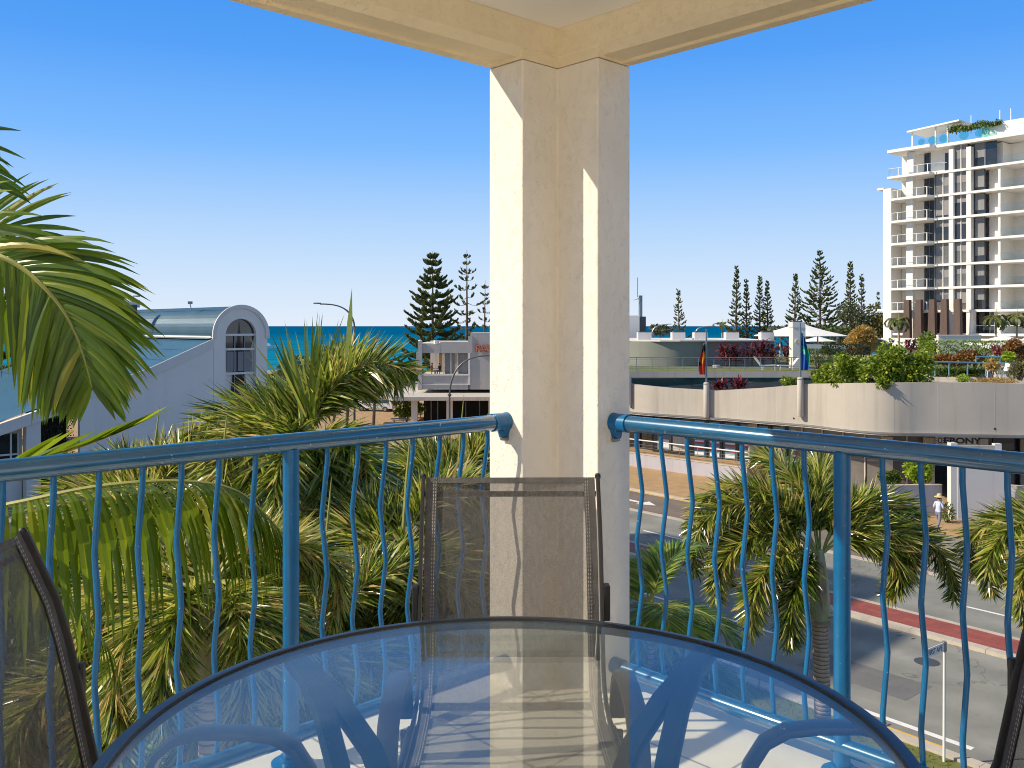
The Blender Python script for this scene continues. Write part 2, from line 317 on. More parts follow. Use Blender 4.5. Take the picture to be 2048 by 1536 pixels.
def seamat():
    m = bpy.data.materials.new('sea water'); m.use_nodes = True
    t = m.node_tree; b = t.nodes['Principled BSDF']
    tc = nn_(t, 'ShaderNodeTexCoord')
    sp = nn_(t, 'ShaderNodeSeparateXYZ'); t.links.new(tc.outputs['Object'], sp.inputs[0])
    mr = nn_(t, 'ShaderNodeMapRange'); mr.inputs['From Min'].default_value = 200; mr.inputs['From Max'].default_value = 1600
    t.links.new(sp.outputs['Y'], mr.inputs['Value'])
    pw = nn_(t, 'ShaderNodeMath', operation='POWER'); pw.inputs[1].default_value = .5; t.links.new(mr.outputs[0], pw.inputs[0])
    # shallow water over sand near the shore, deeper blue further out
    mx = nn_(t, 'ShaderNodeMix', data_type='RGBA'); t.links.new(pw.outputs[0], mx.inputs['Factor'])
    mx.inputs['A'].default_value = (.010, .24, .35, 1); mx.inputs['B'].default_value = (.0, .10, .22, 1)
    mp = nn_(t, 'ShaderNodeMapping'); mp.inputs['Scale'].default_value = (.012, .05, 1); t.links.new(tc.outputs['Object'], mp.inputs[0])
    n = nn_(t, 'ShaderNodeTexNoise'); n.inputs['Scale'].default_value = 1; n.inputs['Detail'].default_value = 8; t.links.new(mp.outputs[0], n.inputs['Vector'])
    m2 = nn_(t, 'ShaderNodeMapRange'); m2.inputs['From Min'].default_value = .3; m2.inputs['From Max'].default_value = .7; m2.inputs['To Min'].default_value = .72; m2.inputs['To Max'].default_value = 1.28
    t.links.new(n.outputs['Fac'], m2.inputs['Value'])
    mm = nn_(t, 'ShaderNodeMix', data_type='RGBA', blend_type='MULTIPLY'); mm.inputs['Factor'].default_value = 1
    t.links.new(mx.outputs['Result'], mm.inputs['A']); t.links.new(m2.outputs[0], mm.inputs['B']); t.links.new(mm.outputs['Result'], b.inputs['Base Color'])
    b.inputs['Roughness'].default_value = .5; b.inputs['Specular IOR Level'].default_value = 0
    n2 = nn_(t, 'ShaderNodeTexNoise'); n2.inputs['Scale'].default_value = .35; n2.inputs['Detail'].default_value = 6
    t.links.new(tc.outputs['Object'], n2.inputs['Vector'])
    bp = nn_(t, 'ShaderNodeBump'); bp.inputs['Strength'].default_value = .8; bp.inputs['Distance'].default_value = .6
    t.links.new(n2.outputs['Fac'], bp.inputs['Height']); t.links.new(bp.outputs[0], b.inputs['Normal'])
    return m
M['sea'] = seamat()
def attrcol(name, rough=.8):
    m = bpy.data.materials.new(name); m.use_nodes = True
    t = m.node_tree; b = t.nodes['Principled BSDF']; b.inputs['Roughness'].default_value = rough
    a = nn_(t, 'ShaderNodeAttribute', attribute_name='col'); t.links.new(a.outputs['Color'], b.inputs['Base Color'])
    return m
M['cloth'] = attrcol('printed cloth')
M['foxtail'] = leafmat('foxtail leaf', [(0, (.030, .058, .008)), (.38, (.12, .185, .014)), (.72, (.42, .46, .07)), (.86, (.62, .60, .20)), (1, (.60, .42, .14))], .22, .38, .8)
M['feather'] = leafmat('feather palm leaf', [(0, (.05, .095, .006)), (.5, (.15, .24, .012)), (.85, (.33, .38, .03)), (1, (.50, .38, .08))], .30, .48)
M['areca'] = leafmat('areca leaf', [(0, (.05, .11, .012)), (.6, (.16, .27, .025)), (1, (.42, .42, .07))], .35, .38)
M['shrub'] = leafmat('bright shrub leaf', [(0, (.06, .11, .010)), (.5, (.18, .27, .02)), (1, (.42, .48, .06))], .4, .32)
M['lime'] = leafmat('lime shrub leaf', [(0, (.11, .20, .012)), (.5, (.30, .44, .02)), (1, (.55, .60, .06))], .4, .35)
M['hedge'] = leafmat('hedge leaf', [(0, (.035, .075, .010)), (.5, (.085, .15, .016)), (1, (.20, .24, .035))], .45, .25)
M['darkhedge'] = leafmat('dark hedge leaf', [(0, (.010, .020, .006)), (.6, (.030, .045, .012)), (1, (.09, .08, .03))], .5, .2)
M['croton'] = leafmat('croton leaf', [(0, (.10, .05, .015)), (.4, (.26, .10, .025)), (.7, (.42, .22, .05)), (1, (.14, .16, .03))], .4, .25)
M['cordyline'] = leafmat('crimson cordyline leaf', [(0, (.045, .012, .014)), (.5, (.15, .022, .025)), (1, (.33, .06, .07))], .35, .25)
M['yellowbush'] = leafmat('golden bamboo leaf', [(0, (.22, .14, .03)), (.5, (.46, .31, .07)), (1, (.66, .50, .17))], .5, .35)
M['pine'] = leafmat('pine needles', [(0, (.035, .058, .020)), (.5, (.11, .145, .042)), (1, (.23, .24, .075))], .6, .12, .3)
M['coast'] = leafmat('grey coastal scrub', [(0, (.05, .065, .035)), (.5, (.12, .14, .07)), (1, (.24, .24, .13))], .6, .2, .3)
M['olive'] = leafmat('olive tree leaf', [(0, (.035, .05, .012)), (.5, (.10, .12, .03)), (1, (.30, .22, .07))], .5, .25)
M['grass'] = leafmat('lawn grass', [(0, (.06, .10, .015)), (.5, (.13, .17, .025)), (1, (.26, .25, .06))], .7, .25, .3)
M['lawn'] = mat('lawn base', (.15, .16, .035), .95, var=.3, vscale=1.2, bump=.4, bscale=60)
M['farpalm'] = leafmat('far palm leaf', [(0, (.04, .07, .015)), (.6, (.11, .14, .03)), (1, (.28, .26, .08))], .4, .3)

# ------------------------------------------------------------------ mesh helper
def merge_into(o, mb, m):
    """add the faces of mb to the mesh of o under a second material"""
    import bmesh
    o.data.materials.append(m); k = len(o.data.materials)-1; off = wloc(o)
    bm = bmesh.new(); bm.from_mesh(o.data)
    vs = [bm.verts.new(V(v)-off) for v in mb.v]
    for f in mb.f:
        fa = bm.faces.new([vs[i] for i in f]); fa.material_index = k
    bm.to_mesh(o.data); bm.free()
class MB:
    def __init__(s): s.v = []; s.f = []; s.t = []; s.c = []
    def add(s, vs, fs, tint=None, col=None):
        b = len(s.v); s.v.extend(vs)
        for f in fs:
            s.f.append([i+b for i in f]); s.t.append(.5 if tint is None else tint); s.c.append(col or (1, 1, 1))
    def box(s, o, a, b, c, col=None):
        """corner o and three edge vectors"""
        o, a, b, c = V(o), V(a), V(b), V(c)
        vs = [o, o+a, o+a+b, o+b, o+c, o+a+c, o+a+b+c, o+b+c]
        fs = [(0, 3, 2, 1), (4, 5, 6, 7), (0, 1, 5, 4), (1, 2, 6, 5), (2, 3, 7, 6), (3, 0, 4, 7)]
        if a.cross(b).dot(c) < 0: fs = [f[::-1] for f in fs]
        s.add(vs, fs, col=col); return s
    def cbox(s, x0, x1, y0, y1, z0, z1, col=None):
        return s.box((x0, y0, z0), (x1-x0, 0, 0), (0, y1-y0, 0), (0, 0, z1-z0), col)
    def prism(s, pts, ext):
        pts = [V(p) for p in pts]; e = V(ext); n = len(pts)
        vs = pts+[p+e for p in pts]
        fs = [list(range(n))[::-1], [i+n for i in range(n)]]+[(i, (i+1) % n, (i+1) % n+n, i+n) for i in range(n)]
        nrm = V((0, 0, 0))
        for i in range(n): nrm += (pts[i]-pts[0]).cross(pts[(i+1) % n]-pts[0])
        if nrm.dot(e) < 0: fs = [list(f)[::-1] for f in fs]
        s.add(vs, fs); return s
    def tube(s, pts, r, n=8, closed=False, flat=None, cap=True):
        """swept tube; r number or list; flat=(a,b,up) makes an elliptical/flat bar"""
        pts = [V(p) for p in pts]; k = len(pts)
        rs = r if isinstance(r, (list, tuple)) else [r]*k
        vs = []; prev = None
        for i, p in enumerate(pts):
            if closed: d = pts[(i+1) % k]-pts[i-1]
            else: d = pts[min(i+1, k-1)]-pts[max(i-1, 0)]
            d = d.normalized() if d.length > 1e-9 else V((0, 0, 1))
            if flat: ref = V(flat[2])
            else: ref = prev if prev is not None else (V((0, 0, 1)) if abs(d.z) < .9 else V((1, 0, 0)))
            x = ref-d*ref.dot(d)
            if x.length < 1e-6: x = V((1, 0, 0))-d*d.x
            x.normalize(); y = d.cross(x); prev = x
            for j in range(n):
                a = 2*PI*(j+.5)/n
                if flat:
                    ca, sa = math.cos(a), math.sin(a)
                    q = 1/max(abs(ca), abs(sa))**.75
                    vs.append(p+x*(ca*q*flat[0])+y*(sa*q*flat[1]))
                else: vs.append(p+x*(math.cos(a)*rs[i])+y*(math.sin(a)*rs[i]))
        fs = []
        for i in range(k if closed else k-1):
            for j in range(n):
                a = i*n+j; b_ = i*n+(j+1) % n; i2 = (i+1) % k
                fs.append((a, b_, i2*n+(j+1) % n, i2*n+j))
        if not closed and cap:
            fs.append(list(range(n))[::-1]); fs.append([(k-1)*n+j for j in range(n)])
        s.add(vs, fs); return s
    def lathe(s, base, prof, n=16, tint=None):
        base = V(base); vs = []
        for r, z in prof:
            for j in range(n):
                a = 2*PI*j/n; vs.append(base+V((r*math.cos(a), r*math.sin(a), z)))
        fs = []
        for i in range(len(prof)-1):
            for j in range(n): fs.append((i*n+j, i*n+(j+1) % n, (i+1)*n+(j+1) % n, (i+1)*n+j))
        fs.append(list(range(n))[::-1]); fs.append([(len(prof)-1)*n+j for j in range(n)])
        s.add(vs, fs, tint); return s
    def ball(s, c, rx, ry=None, rz=None, n=10, m=7, col=None):
        ry = ry or rx; rz = rz or rx; c = V(c); vs = []
        for i in range(m+1):
            th = PI*i/m
            for j in range(n):
                a = 2*PI*j/n; vs.append(c+V((rx*math.sin(th)*math.cos(a), ry*math.sin(th)*math.sin(a), -rz*math.cos(th))))
        fs = [(i*n+j, i*n+(j+1) % n, (i+1)*n+(j+1) % n, (i+1)*n+j) for i in range(m) for j in range(n)]
        s.add(vs, fs, col=col); return s
    def leaf(s, p, d, w, l, tint, droop=.0, side=None, segs=2):
        """a pointed leaf of length l along d, bending down"""
        d = d.normalized()
        sd = side if side is not None else d.cross(V((0, 0, 1)))
        if sd.length < 1e-3: sd = V((1, 0, 0))
        sd = sd.normalized()
        vs = [p-sd*(w*.3), p+sd*(w*.3)]; q = p; dd = d.copy()
        for i in range(segs):
            dd = (dd+V((0, 0, -droop/segs))).normalized(); q = q+dd*(l/segs)
            if i < segs-1:
                ww = w*(.5 if i < segs*.5 else .36); vs += [q-sd*ww, q+sd*ww]
            else: vs.append(q)
        fs = [(2*i, 2*i+1, 2*i+3, 2*i+2) for i in range(segs-1)]; k = len(vs)
        fs.append((k-3, k-2, k-1)); s.add(vs, fs, tint)
    def build(s, name, m, parent=None, smooth=False, auto=None, origin=None, bevel=0.0):
        me = bpy.data.meshes.new(name)
        off = V((0, 0, 0))
        if origin is not None: off = V(origin)
        elif parent is not None: off = wloc(parent)
        me.from_pydata([tuple(V(v)-off) for v in s.v], [], s.f)
        if any(t != .5 for t in s.t):
            a = me.attributes.new('tint', 'FLOAT', 'FACE'); a.data.foreach_set('value', s.t)
        if any(c != (1, 1, 1) for c in s.c):
            a = me.attributes.new('col', 'FLOAT_COLOR', 'FACE')
            a.data.foreach_set('color', [x for c in s.c for x in (*c, 1)])
        me.materials.append(m); me.validate(); me.update()
        if smooth:
            me.polygons.foreach_set('use_smooth', [True]*len(me.polygons))
            try: me.set_sharp_from_angle(angle=math.radians(auto or 40))
            except Exception: pass
        o = bpy.data.objects.new(name, me); COL.objects.link(o)
        if origin is not None: o.location = off
        if parent is not None: o.parent = parent
        if bevel:
            b = o.modifiers.new('bevel', 'BEVEL'); b.width = bevel; b.segments = 2; b.limit_method = 'ANGLE'
        return o
def wloc(o):
    l = V(o.location)
    while o.parent is not None:
        o = o.parent; l += V(o.location)
    return l
def tag(o, label=None, cat=None, group=None, kind=None):
    if label: o['label'] = label
    if cat: o['category'] = cat
    if group: o['group'] = group
    if kind: o['kind'] = kind
    return o
def thing(name, loc, label, cat, group=None):
    o = bpy.data.objects.new(name, None); COL.objects.link(o); o.location = V(loc); o.empty_display_size = .2
    return tag(o, label, cat, group)
def struct(name, mb, m, **k):
    return tag(mb.build(name, m, **k), kind='structure')
def copy_tree(o, parent=None):
    c = o.copy(); COL.objects.link(c); c.parent = parent
    for ch in list(o.children):
        copy_tree(ch, c)
    return c
def text_mesh(body, size, extrude=.01, bold=.0):
    cu = bpy.data.curves.new('lettering', 'FONT'); cu.body = body; cu.size = size; cu.extrude = extrude; cu.offset = bold
    cu.align_x = 'CENTER'; cu.align_y = 'CENTER'
    o = bpy.data.objects.new('lettering', cu); COL.objects.link(o)
    dg = bpy.context.evaluated_depsgraph_get(); dg.update()
    me = bpy.data.meshes.new_from_object(o.evaluated_get(dg))
    bpy.data.objects.remove(o)
    return me
def letters(name, body, size, center, right, up, m, parent, extrude=.01, bold=0.0, sx=1.0):
    me = text_mesh(body, size, extrude, bold)
    right = V(right).normalized(); up = V(up).normalized(); nrm = right.cross(up)
    me.materials.clear(); me.materials.append(m)
    o = bpy.data.objects.new(name, me); COL.objects.link(o); o.parent = parent
    mt = Matrix((right*sx, up, nrm)).transposed().to_4x4(); mt.translation = V(center)-wloc(parent)
    o.matrix_local = mt
    return o
# ------------------------------------------------------------------ the balcony
dL = V((.729, .6845, 0)); dR = V((-.6845, .729, 0)); IC = V((.179, 3.569, 0)); FLZ = CAMZ-1.385
UP = V((0, 0, 1))
def B(u, v, z): return V((0, 0, z))+IC-dL*u-dR*v
def bprism(mb, uv, z0, z1):
    mb.prism([B(u, v, z0) for u, v in uv], (0, 0, z1-z0)); return mb
def line_t(px, o, d):
    k = (px-1024)/F
    return (k*o.y-o.x)/(d.x-k*d.y)
ZB, ZC = CAMZ+1.016, CAMZ+1.167
bld = thing('apartment_building', B(.4, .4, 0), 'cream stucco apartment block with open corner balcony, beams and corner column', 'building')
bprism(MB(), [(-.19, -.19), (.19, -.19), (.19, 0), (0, 0), (0, .21), (-.19, .21)], 0, ZB-.004).build('corner_column', M['stucco'], bld, bevel=.006)
def beam(axis):
    # chamfered inner edge and a drip lip at the outer edge; the two beams meet in a mitre
    prof = [(-.19, ZB), (-.145, ZB), (-.145, ZB+.012), (-.035, ZB+.012), (0, ZB+.04), (0, ZC+.5), (-.19, ZC+.5)]
    mb = MB(); n = len(prof)
    vs = [B(p, p, z) if axis == 'u' else B(p, p, z) for p, z in prof]
    far = [B(5.6, p, z) if axis == 'u' else B(p, 5.6, z) for p, z in prof]
    fs = [(i, (i+1) % n, (i+1) % n+n, i+n) for i in range(n)]+[list(range(n)), list(range(n, 2*n))[::-1]]
    if axis == 'v': fs = [f[::-1] if isinstance(f, list) else tuple(reversed(f)) for f in fs]
    mb.add(vs+far, fs); mb.build('beam', M['stucco_beam'], bld)
beam('u'); beam('v')
# solid block of beam over the column notch
bprism(MB(), [(-.186, -.186), (.19, -.186), (.19, -.003), (-.003, -.003), (-.003, .21), (-.186, .21)], ZB-.002, ZB+.045).build('capital', M['stucco_beam'], bld)
bprism(MB(), [(.002, .002), (4.3, .002), (4.3, 4.3), (.002, 4.3)], ZC, ZC+.25).build('ceiling', M['ceiling'], bld)  # cut short behind the camera to let sun and sky light in
bprism(MB(), [(-.30, -.30), (8.6, -.30), (8.6, 8.6), (-.30, 8.6)], FLZ-.22, FLZ-.006).build('balcony_slab', M['white'], bld)
bprism(MB(), [(.8, .8), (9, .8), (9, 9), (.8, 9)], 0, FLZ-.23).build('lower_wall', M['white'], bld)
# unseen wall added behind the balcony, set pale to bounce sunlight inward
bprism(MB(), [(-.2, 6.6), (8.4, 6.6), (8.4, 6.8), (-.2, 6.8)], FLZ+.002, ZC+.6).build('rear_bounce_wall', mat('bounce wall paint', (.86, .80, .68), .85, var=.03), bld)
struct('balcony_floor', bprism(MB(), [(-.24, -.24), (8.2, -.24), (8.2, 8.2), (-.24, 8.2)], FLZ-.004, FLZ), M['tile'])

ZR = CAMZ-.368      # handrail axis
ZT = CAMZ-1.297     # bottom rail axis
def railing(axis, end, pxs, postpx, label):
    def Q(t, off, z): return B(t, -.09-off, z) if axis == 'u' else B(-.09-off, t, z)
    o = Q(0, 0, 0); d = Q(1, 0, 0)-o
    r = thing('balcony_railing', Q(1.2, 0, FLZ), label, 'railing', 'railings along the balcony edge')
    T = 3.9
    MB().tube([Q(end+.045, 0, ZR), Q(T, 0, ZR)], .0295, 28).build('handrail', M['railblue'], r, True)
    MB().tube([Q(end+.02, 0, ZT), Q(T, 0, ZT)], .0265, 20).build('bottom_rail', M['railblue'], r, True)
    # wall bracket: collar, clamp shoe, lug and bolt
    br = MB()
    br.tube([Q(end+.075, 0, ZR), Q(end+.03, 0, ZR)], .0345, 24)
    br.tube([Q(end+.032, 0, ZR), Q(end+.001, 0, ZR)], [.032, .037], 24)
    c = Q(end, 0, 0)
    ax = (Q(1, 0, 0)-Q(0, 0, 0)); nr = Q(0, 1, 0)-Q(0, 0, 0)
    br.prism([c+nr*s*.022+UP*(ZR-.024) for s in (-1, 1)]+[c+nr*s*.010+UP*(ZR-.060) for s in (1, -1)], ax*.03)
    b = br.build('wall_bracket', M['blue'], r, True, 35)
    MB().tube([c+ax*.012+nr*-.017+UP*(ZR-.066), c+ax*.012+nr*.017+UP*(ZR-.066)], .008, 8).build('bolt', M['steel'], b)
    MB().tube([Q(end+.05, 0, ZT), Q(end+.001, 0, ZT)], .031, 20).build('wall_bracket', M['blue'], r, True, 35)
    ts = [line_t(p, o, d) for p in pxs]; tp = line_t(postpx, o, d)
    t = max(ts)+.117; posts = [tp]
    nxt = tp+.117*11.2
    while t < T-.05:
        if abs(t-nxt) < .1 and len(posts) < 2: posts.append(nxt); t = nxt+.125
        else: ts.append(t); t += .117
    for t in posts:
        p = MB().tube([Q(t, 0, FLZ), Q(t, 0, ZR-.02)], .0255, 20).build('post', M['blue'], r, True, 50)
        MB().lathe(Q(t, 0, FLZ), [(.062, 0), (.062, .010), (.034, .014), (.034, .03)], 20).build('base_flange', M['blue'], p, True, 40)
    shape = [(-.385, 0), (-.44, .0), (-.63, .036), (-.81, .0), (-.99, .036), (-1.17, .0), (-1.295, .018)]
    for t in ts:
        pts = []
        jz = rnd.uniform(-.006, .006)
        for i, (z, of) in enumerate(shape):
            if 1 < i < len(shape)-1:
                a, b_ = shape[i-1], shape[i+1]
                for q, w in ((a, .16), (None, 0), (b_, .16)):
                    if q is None: pts.append(Q(t, of*.93+.0015, CAMZ+z+jz))
                    else: pts.append(Q(t, of+(q[1]-of)*w, CAMZ+z+(q[0]-z)*w+jz))
            else: pts.append(Q(t, of, CAMZ+z))
        MB().tube(pts, .0084, 10).build('baluster', M['blue'], r, True, 50)
    return r
railing('u', .19, [5, 107, 198, 285, 363, 438, 511, 655, 716, 772, 826, 880, 927, 975], 582,
        'blue steel railing with zigzag bars left of the stucco column, before dense palms')
railing('v', .21, [1273, 1322, 1374, 1428, 1484, 1543, 1608, 1765, 1842, 1925, 2015], 1684,
        'blue steel railing with zigzag bars right of the stucco column, above the road')

# ------------------------------------------------------------------ table
TC = V((-.007, 1.455, FLZ)); TR = .622; TZ = CAMZ-.665
tb = thing('round_table', TC, 'round glass table with dark blue rim and curved steel legs', 'table')
def disc(mb, c, r, z0, z1, n=96):
    mb.prism([V((c.x+r*math.cos(2*PI*i/n), c.y+r*math.sin(2*PI*i/n), z0)) for i in range(n)], (0, 0, z1-z0)); return mb
disc(MB(), TC, TR-.006, TZ-.010, TZ-.002).build('tabletop', M['tableglass'], tb)
rim = MB().tube([V((TC.x+(TR)*math.cos(2*PI*i/96), TC.y+TR*math.sin(2*PI*i/96), TZ-.013)) for i in range(96)], .0145, 12, closed=True, flat=(.0115, .0125, UP))
ro = rim.build('rim', M['rim'], tb, True, 60)
MB().tube([V((TC.x+(TR-.0125)*math.cos(2*PI*i/96), TC.y+(TR-.0125)*math.sin(2*PI*i/96), TZ-.001)) for i in range(96)], .0035, 8, closed=True).build('gasket', M['black'], ro, True)
for k in range(4):
    a0 = math.radians(47+90*k)
    mb = MB()
    for s in (-1, 1):
        pts = []
        prof = [(.605, .700, 0), (.545, .680, .006), (.47, .635, .02), (.40, .565, .040), (.35, .47, .052), (.325, .36, .056), (.335, .24, .052), (.375, .12, .044), (.43, .018, .036)]
        for r_, h, w in prof:
            rd = V((math.cos(a0), math.sin(a0), 0)); tg = V((-rd.y, rd.x, 0))
            pts.append(TC+rd*r_+tg*w*s+UP*h)
        # smooth
        sm = []
        for i in range(len(pts)-1):
            sm += [pts[i], (pts[i]+pts[i+1])*.5]
        sm.append(pts[-1])
        mb.tube(sm, .016, 12, flat=(.021, .0125, V((-math.sin(a0), math.cos(a0), 0))))
    leg = mb.build('leg', M['tableleg'], tb, True, 60)
    MB().lathe(TC+V((math.cos(a0), math.sin(a0), 0))*.432, [(.05, 0), (.052, .008), (.03, .018)], 14).build('foot_pad', M['black'], leg, True)
MB().tube([TC+V((.30*math.cos(2*PI*i/48), .30*math.sin(2*PI*i/48), .36)) for i in range(48)], .011, 10, closed=True).build('brace_ring', M['tableleg'], tb, True)

# ------------------------------------------------------------------ sling chairs
def make_chair(lean=0.0):
    r = thing('sling_chair', (0, 0, 0), '', 'chair', 'sling chairs around the glass table')
    path = [(.335, .965), (.318, .93), (.271, .83), (.249, .755), (.2305, .678), (.211, .585), (.19, .489), (.168, .448), (.13, .425), (.06, .412), (-.08, .415), (-.20, .428), (-.28, .432), (-.315, .420)]
    path = [(y+(lean if z > .43 else 0), z) for y, z in path]
    W = .232
    vs = []; fs = []; n = 9
    for y, z in path:
        for j in range(n):
            x = -W+2*W*j/(n-1); sag = .012*(1-(x/W)**2) if z < .95 else 0
            vs.append(V((x, y+(sag if z > .45 else 0), z-(sag if z < .45 else 0))))
    for i in range(len(path)-1):
        for j in range(n-1): fs.append((i*n+j, i*n+j+1, (i+1)*n+j+1, (i+1)*n+j))
    mb = MB(); mb.add(vs, fs); sl = mb.build('sling', M['sling'], r, True, 80)
    def nrm(i):
        a, b = path[max(i-1, 0)], path[min(i+1, len(path)-1)]
        t = V((0, b[0]-a[0], b[1]-a[1])).normalized(); return V((0, t.z, -t.y)) if t.z < 0 else V((0, t.z, -t.y))
    hm = MB(); st = MB()
    for s in (-1, 1):
        for off in (-.0015, .0025):
            v2 = []
            for i, (y, z) in enumerate(path):
                nv = nrm(i)
                for x in (W*s, (W-.030)*s): v2.append(V((x, y, z))+nv*off)
            hm.add(v2, [(2*i, 2*i+1, 2*i+3, 2*i+2) for i in range(len(path)-1)])
        for xx in (W-.021, W-.027):
            for i in range(len(path)-1):
                p, q = V((0, *path[i])), V((0, *path[i+1])); L = (q-p).length; m_ = max(1, int(L/.009)); nv = nrm(i)
                for k in range(m_):
                    a = p.lerp(q, k/m_); b = p.lerp(q, (k+.55)/m_)
                    for off in (-.0028, .0036):
                        st.box(a+nv*off+V((xx*s, 0, 0)), (.0014*s, 0, 0), b-a, nv*(.0006 if off > 0 else -.0006))
    # top hem
    for off in (-.002, .003):
        hm.add([V((-W, path[0][0], path[0][1]))+nrm(0)*off, V((W, path[0][0], path[0][1]))+nrm(0)*off, V((W, path[0][0]-.006, path[0][1]-.014))+nrm(1)*off, V((-W, path[0][0]-.006, path[0][1]-.014))+nrm(1)*off], [(0, 1, 2, 3)])
    h = hm.build('hem', M['hem'], sl); st.build('stitching', M['thread'], sl)
    for s in (-1, 1):
        f = MB().tube([V((s*(W+.009), y, z)) for y, z in path], .011, 10, flat=(.0055, .013, V((1, 0, 0))))
        f.build('side_rail', M['frame'], r, True, 60)
        MB().lathe(V((s*(W+.009), path[0][0], path[0][1]-.002)), [(.008, 0), (.008, .010), (.004, .014)], 10).build('end_cap', M['black'], r, True)
    MB().tube([V((-W-.005, .348+lean, .918)), V((W+.005, .348+lean, .918))], .008, 10).build('cross_bar', M['frame'], r, True)
    MB().tube([V((-W-.005, -.27, .412)), V((W+.005, -.27, .412))], .010, 10).build('cross_bar', M['frame'], r, True)
    MB().tube([V((-W-.005, .16+lean, .405)), V((W+.005, .16+lean, .405))], .010, 10).build('cross_bar', M['frame'], r, True)
    for s in (-1, 1):
        x = s*(W+.038)
        arm = [(.115, .40), (.098, .455), (.070, .508), (.032, .538), (-.015, .550), (-.10, .550), (-.165, .543), (-.210, .518), (-.242, .468), (-.262, .39), (-.285, .22), (-.305, .012)]
        a = MB().tube([V((x, y, z)) for y, z in arm], .02, 14, flat=(.024, .010, V((1, 0, 0)))).build('armrest', M['frame'], r, True, 60)
        MB().cbox(s*(W+.012) if s > 0 else -W-.030, W+.030 if s > 0 else -W-.012, .215+lean, .245+lean, .605, .70).build('hinge_block', M['black'], r, bevel=.004)
        leg = MB().tube([V((s*(W+.02), .02, .40)), V((s*(W+.03), .12, .25)), V((s*(W+.038), .26, .012))], .015, 12, flat=(.018, .010, V((1, 0, 0))))
        leg.build('leg', M['frame'], r, True, 60)
        MB().tube([V((s*(W+.03), -.305, .40)), V((s*(W+.012), -.20, .405)), V((s*(W+.012), .05, .395))], .012, 10, flat=(.014, .010, V((1, 0, 0)))).build('seat_rail', M['frame'], r, True, 60)
    return r
ch = make_chair(); ch.location = (0, 2.178, FLZ); ch.rotation_euler = (0, 0, math.radians(.6))
ch['label'] = 'dark mesh sling chair facing the camera in front of the stucco column'
c2 = copy_tree(ch); c2.location = (-.655, 1.595, FLZ); c2.rotation_euler = (0, 0, PI/2)
c2['label'] = 'dark mesh sling chair cut off at lower left, its back turned to the palms'
c3 = make_chair(.075); c3.location = (.735, 1.62, FLZ); c3.rotation_euler = (0, 0, -PI/2)
c3['label'] = 'dark mesh sling chair of which only a back corner shows at the lower right'
# ------------------------------------------------------------------ ground, road, sea
R_ = V((.63, -.7766, 0)); N_ = V((.7766, .63, 0))
def RN(s, n, z=0.0): return R_*s+N_*n+UP*z
SEA = -3.0
def sheet(name, pts, z, m, th=.25, kind='structure'):
    mb = MB(); mb.prism([V((p[0], p[1], z-th)) for p in pts], (0, 0, th)); return struct(name, mb, m)
def rnsheet(name, s0, s1, n0, n1, z, m, th=.25):
    return sheet(name, [RN(s0, n0), RN(s1, n0), RN(s1, n1), RN(s0, n1)], z, m, th)
gm = MB(); gm.prism([V(p) for p in ((-900, -120, -6), (900, -120, -6), (900, 420, -6), (330, 330, -6), (120, 228, -6), (-60, 205, -6), (-260, 215, -6), (-900, 330, -6))], (0, 0, 5.996))
struct('ground', gm, M['land'])
sheet('garden_bed', [RN(-52, 6), RN(30, -6), RN(30, 20.9), RN(-52, 20.9)], .004, M['soil'], .01)
sheet('garden_bed', [(-40, 3), (0, 3), (8, 12), (-8, 40), (-40, 44)], .006, M['soil'], .01)
sheet('beach', [(-500, 214), (-260, 196), (-60, 184), (120, 208), (330, 312), (330, 352), (120, 252), (-60, 228), (-260, 240), (-500, 262)], -1.2, M['sand'], 3)
sm = MB(); sm.add([V((-60000, 150, SEA)), V((60000, 150, SEA)), V((60000, 70000, SEA)), V((-60000, 70000, SEA))], [(0, 1, 2, 3)])
struct('sea', sm, M['sea'])
rnsheet('road', -54, 90, 21.2, 36.0, .008, M['asphalt'], .01)
rnsheet('slip_lane', -54, 90, 36.4, 40.6, .010, M['asphalt2'], .01)
sheet('plaza_paving', [(-60, 62), (3, 62), (3, 150), (-60, 150)], .012, M['paving'], .01)
# kerbs: joints every 2.4 m are real gaps
def kerb(name, n0, n1, s0, s1, z, m, step=2.4):
    mb = MB(); s = s0
    while s < s1:
        e = min(s+step-.012, s1)
        mb.box(RN(s, n0, 0), R_*(e-s), N_*(n1-n0), (0, 0, z)); s += step
    return struct(name, mb, m)
kerb('near_kerb', 20.95, 21.25, -50, 60, .12, M['concrete'])
kerb('median_kerb', 28.65, 29.0, -46, 60, .13, M['concrete'])
kerb('median_kerb', 30.32, 30.55, -46, 60, .13, M['concrete'])
struct('median_strip', MB().box(RN(-46, 29.0, 0), R_*106, N_*1.32, (0, 0, .126)), M['brick'])
kerb('flush_kerb', 36.0, 36.4, -54, 60, .03, M['concrete'], 3.0)
kerb('footpath_kerb', 40.4, 40.62, -54, -26, .12, M['concrete'])
struct('footpath', MB().box(RN(-54, 40.62, 0), R_*30, N_*16, (0, 0, .124)), M['paving'])
def stripe(name, s0, s1, n0, n1, m=None, z=.013, yellow=False):
    return struct(name, MB().box(RN(s0, n0, z-.006), R_*(s1-s0), N_*(n1-n0), (0, 0, .006)), M['lineyellow'] if yellow else M['linewhite'])
for i, (s0, s1) in enumerate([(-44.0, -38.5), (-30.4, -27.0), (-26.0, -22.0), (-15.2, -10.5), (-2, 3)]):
    stripe('lane_line', s0, s1, 32.88, 33.0)
for s0, s1 in [(-42, -37), (-33, -29), (-24.2, -17.6), (-10, -6)]:
    stripe('lane_line', s0, s1, 25.16, 25.28)
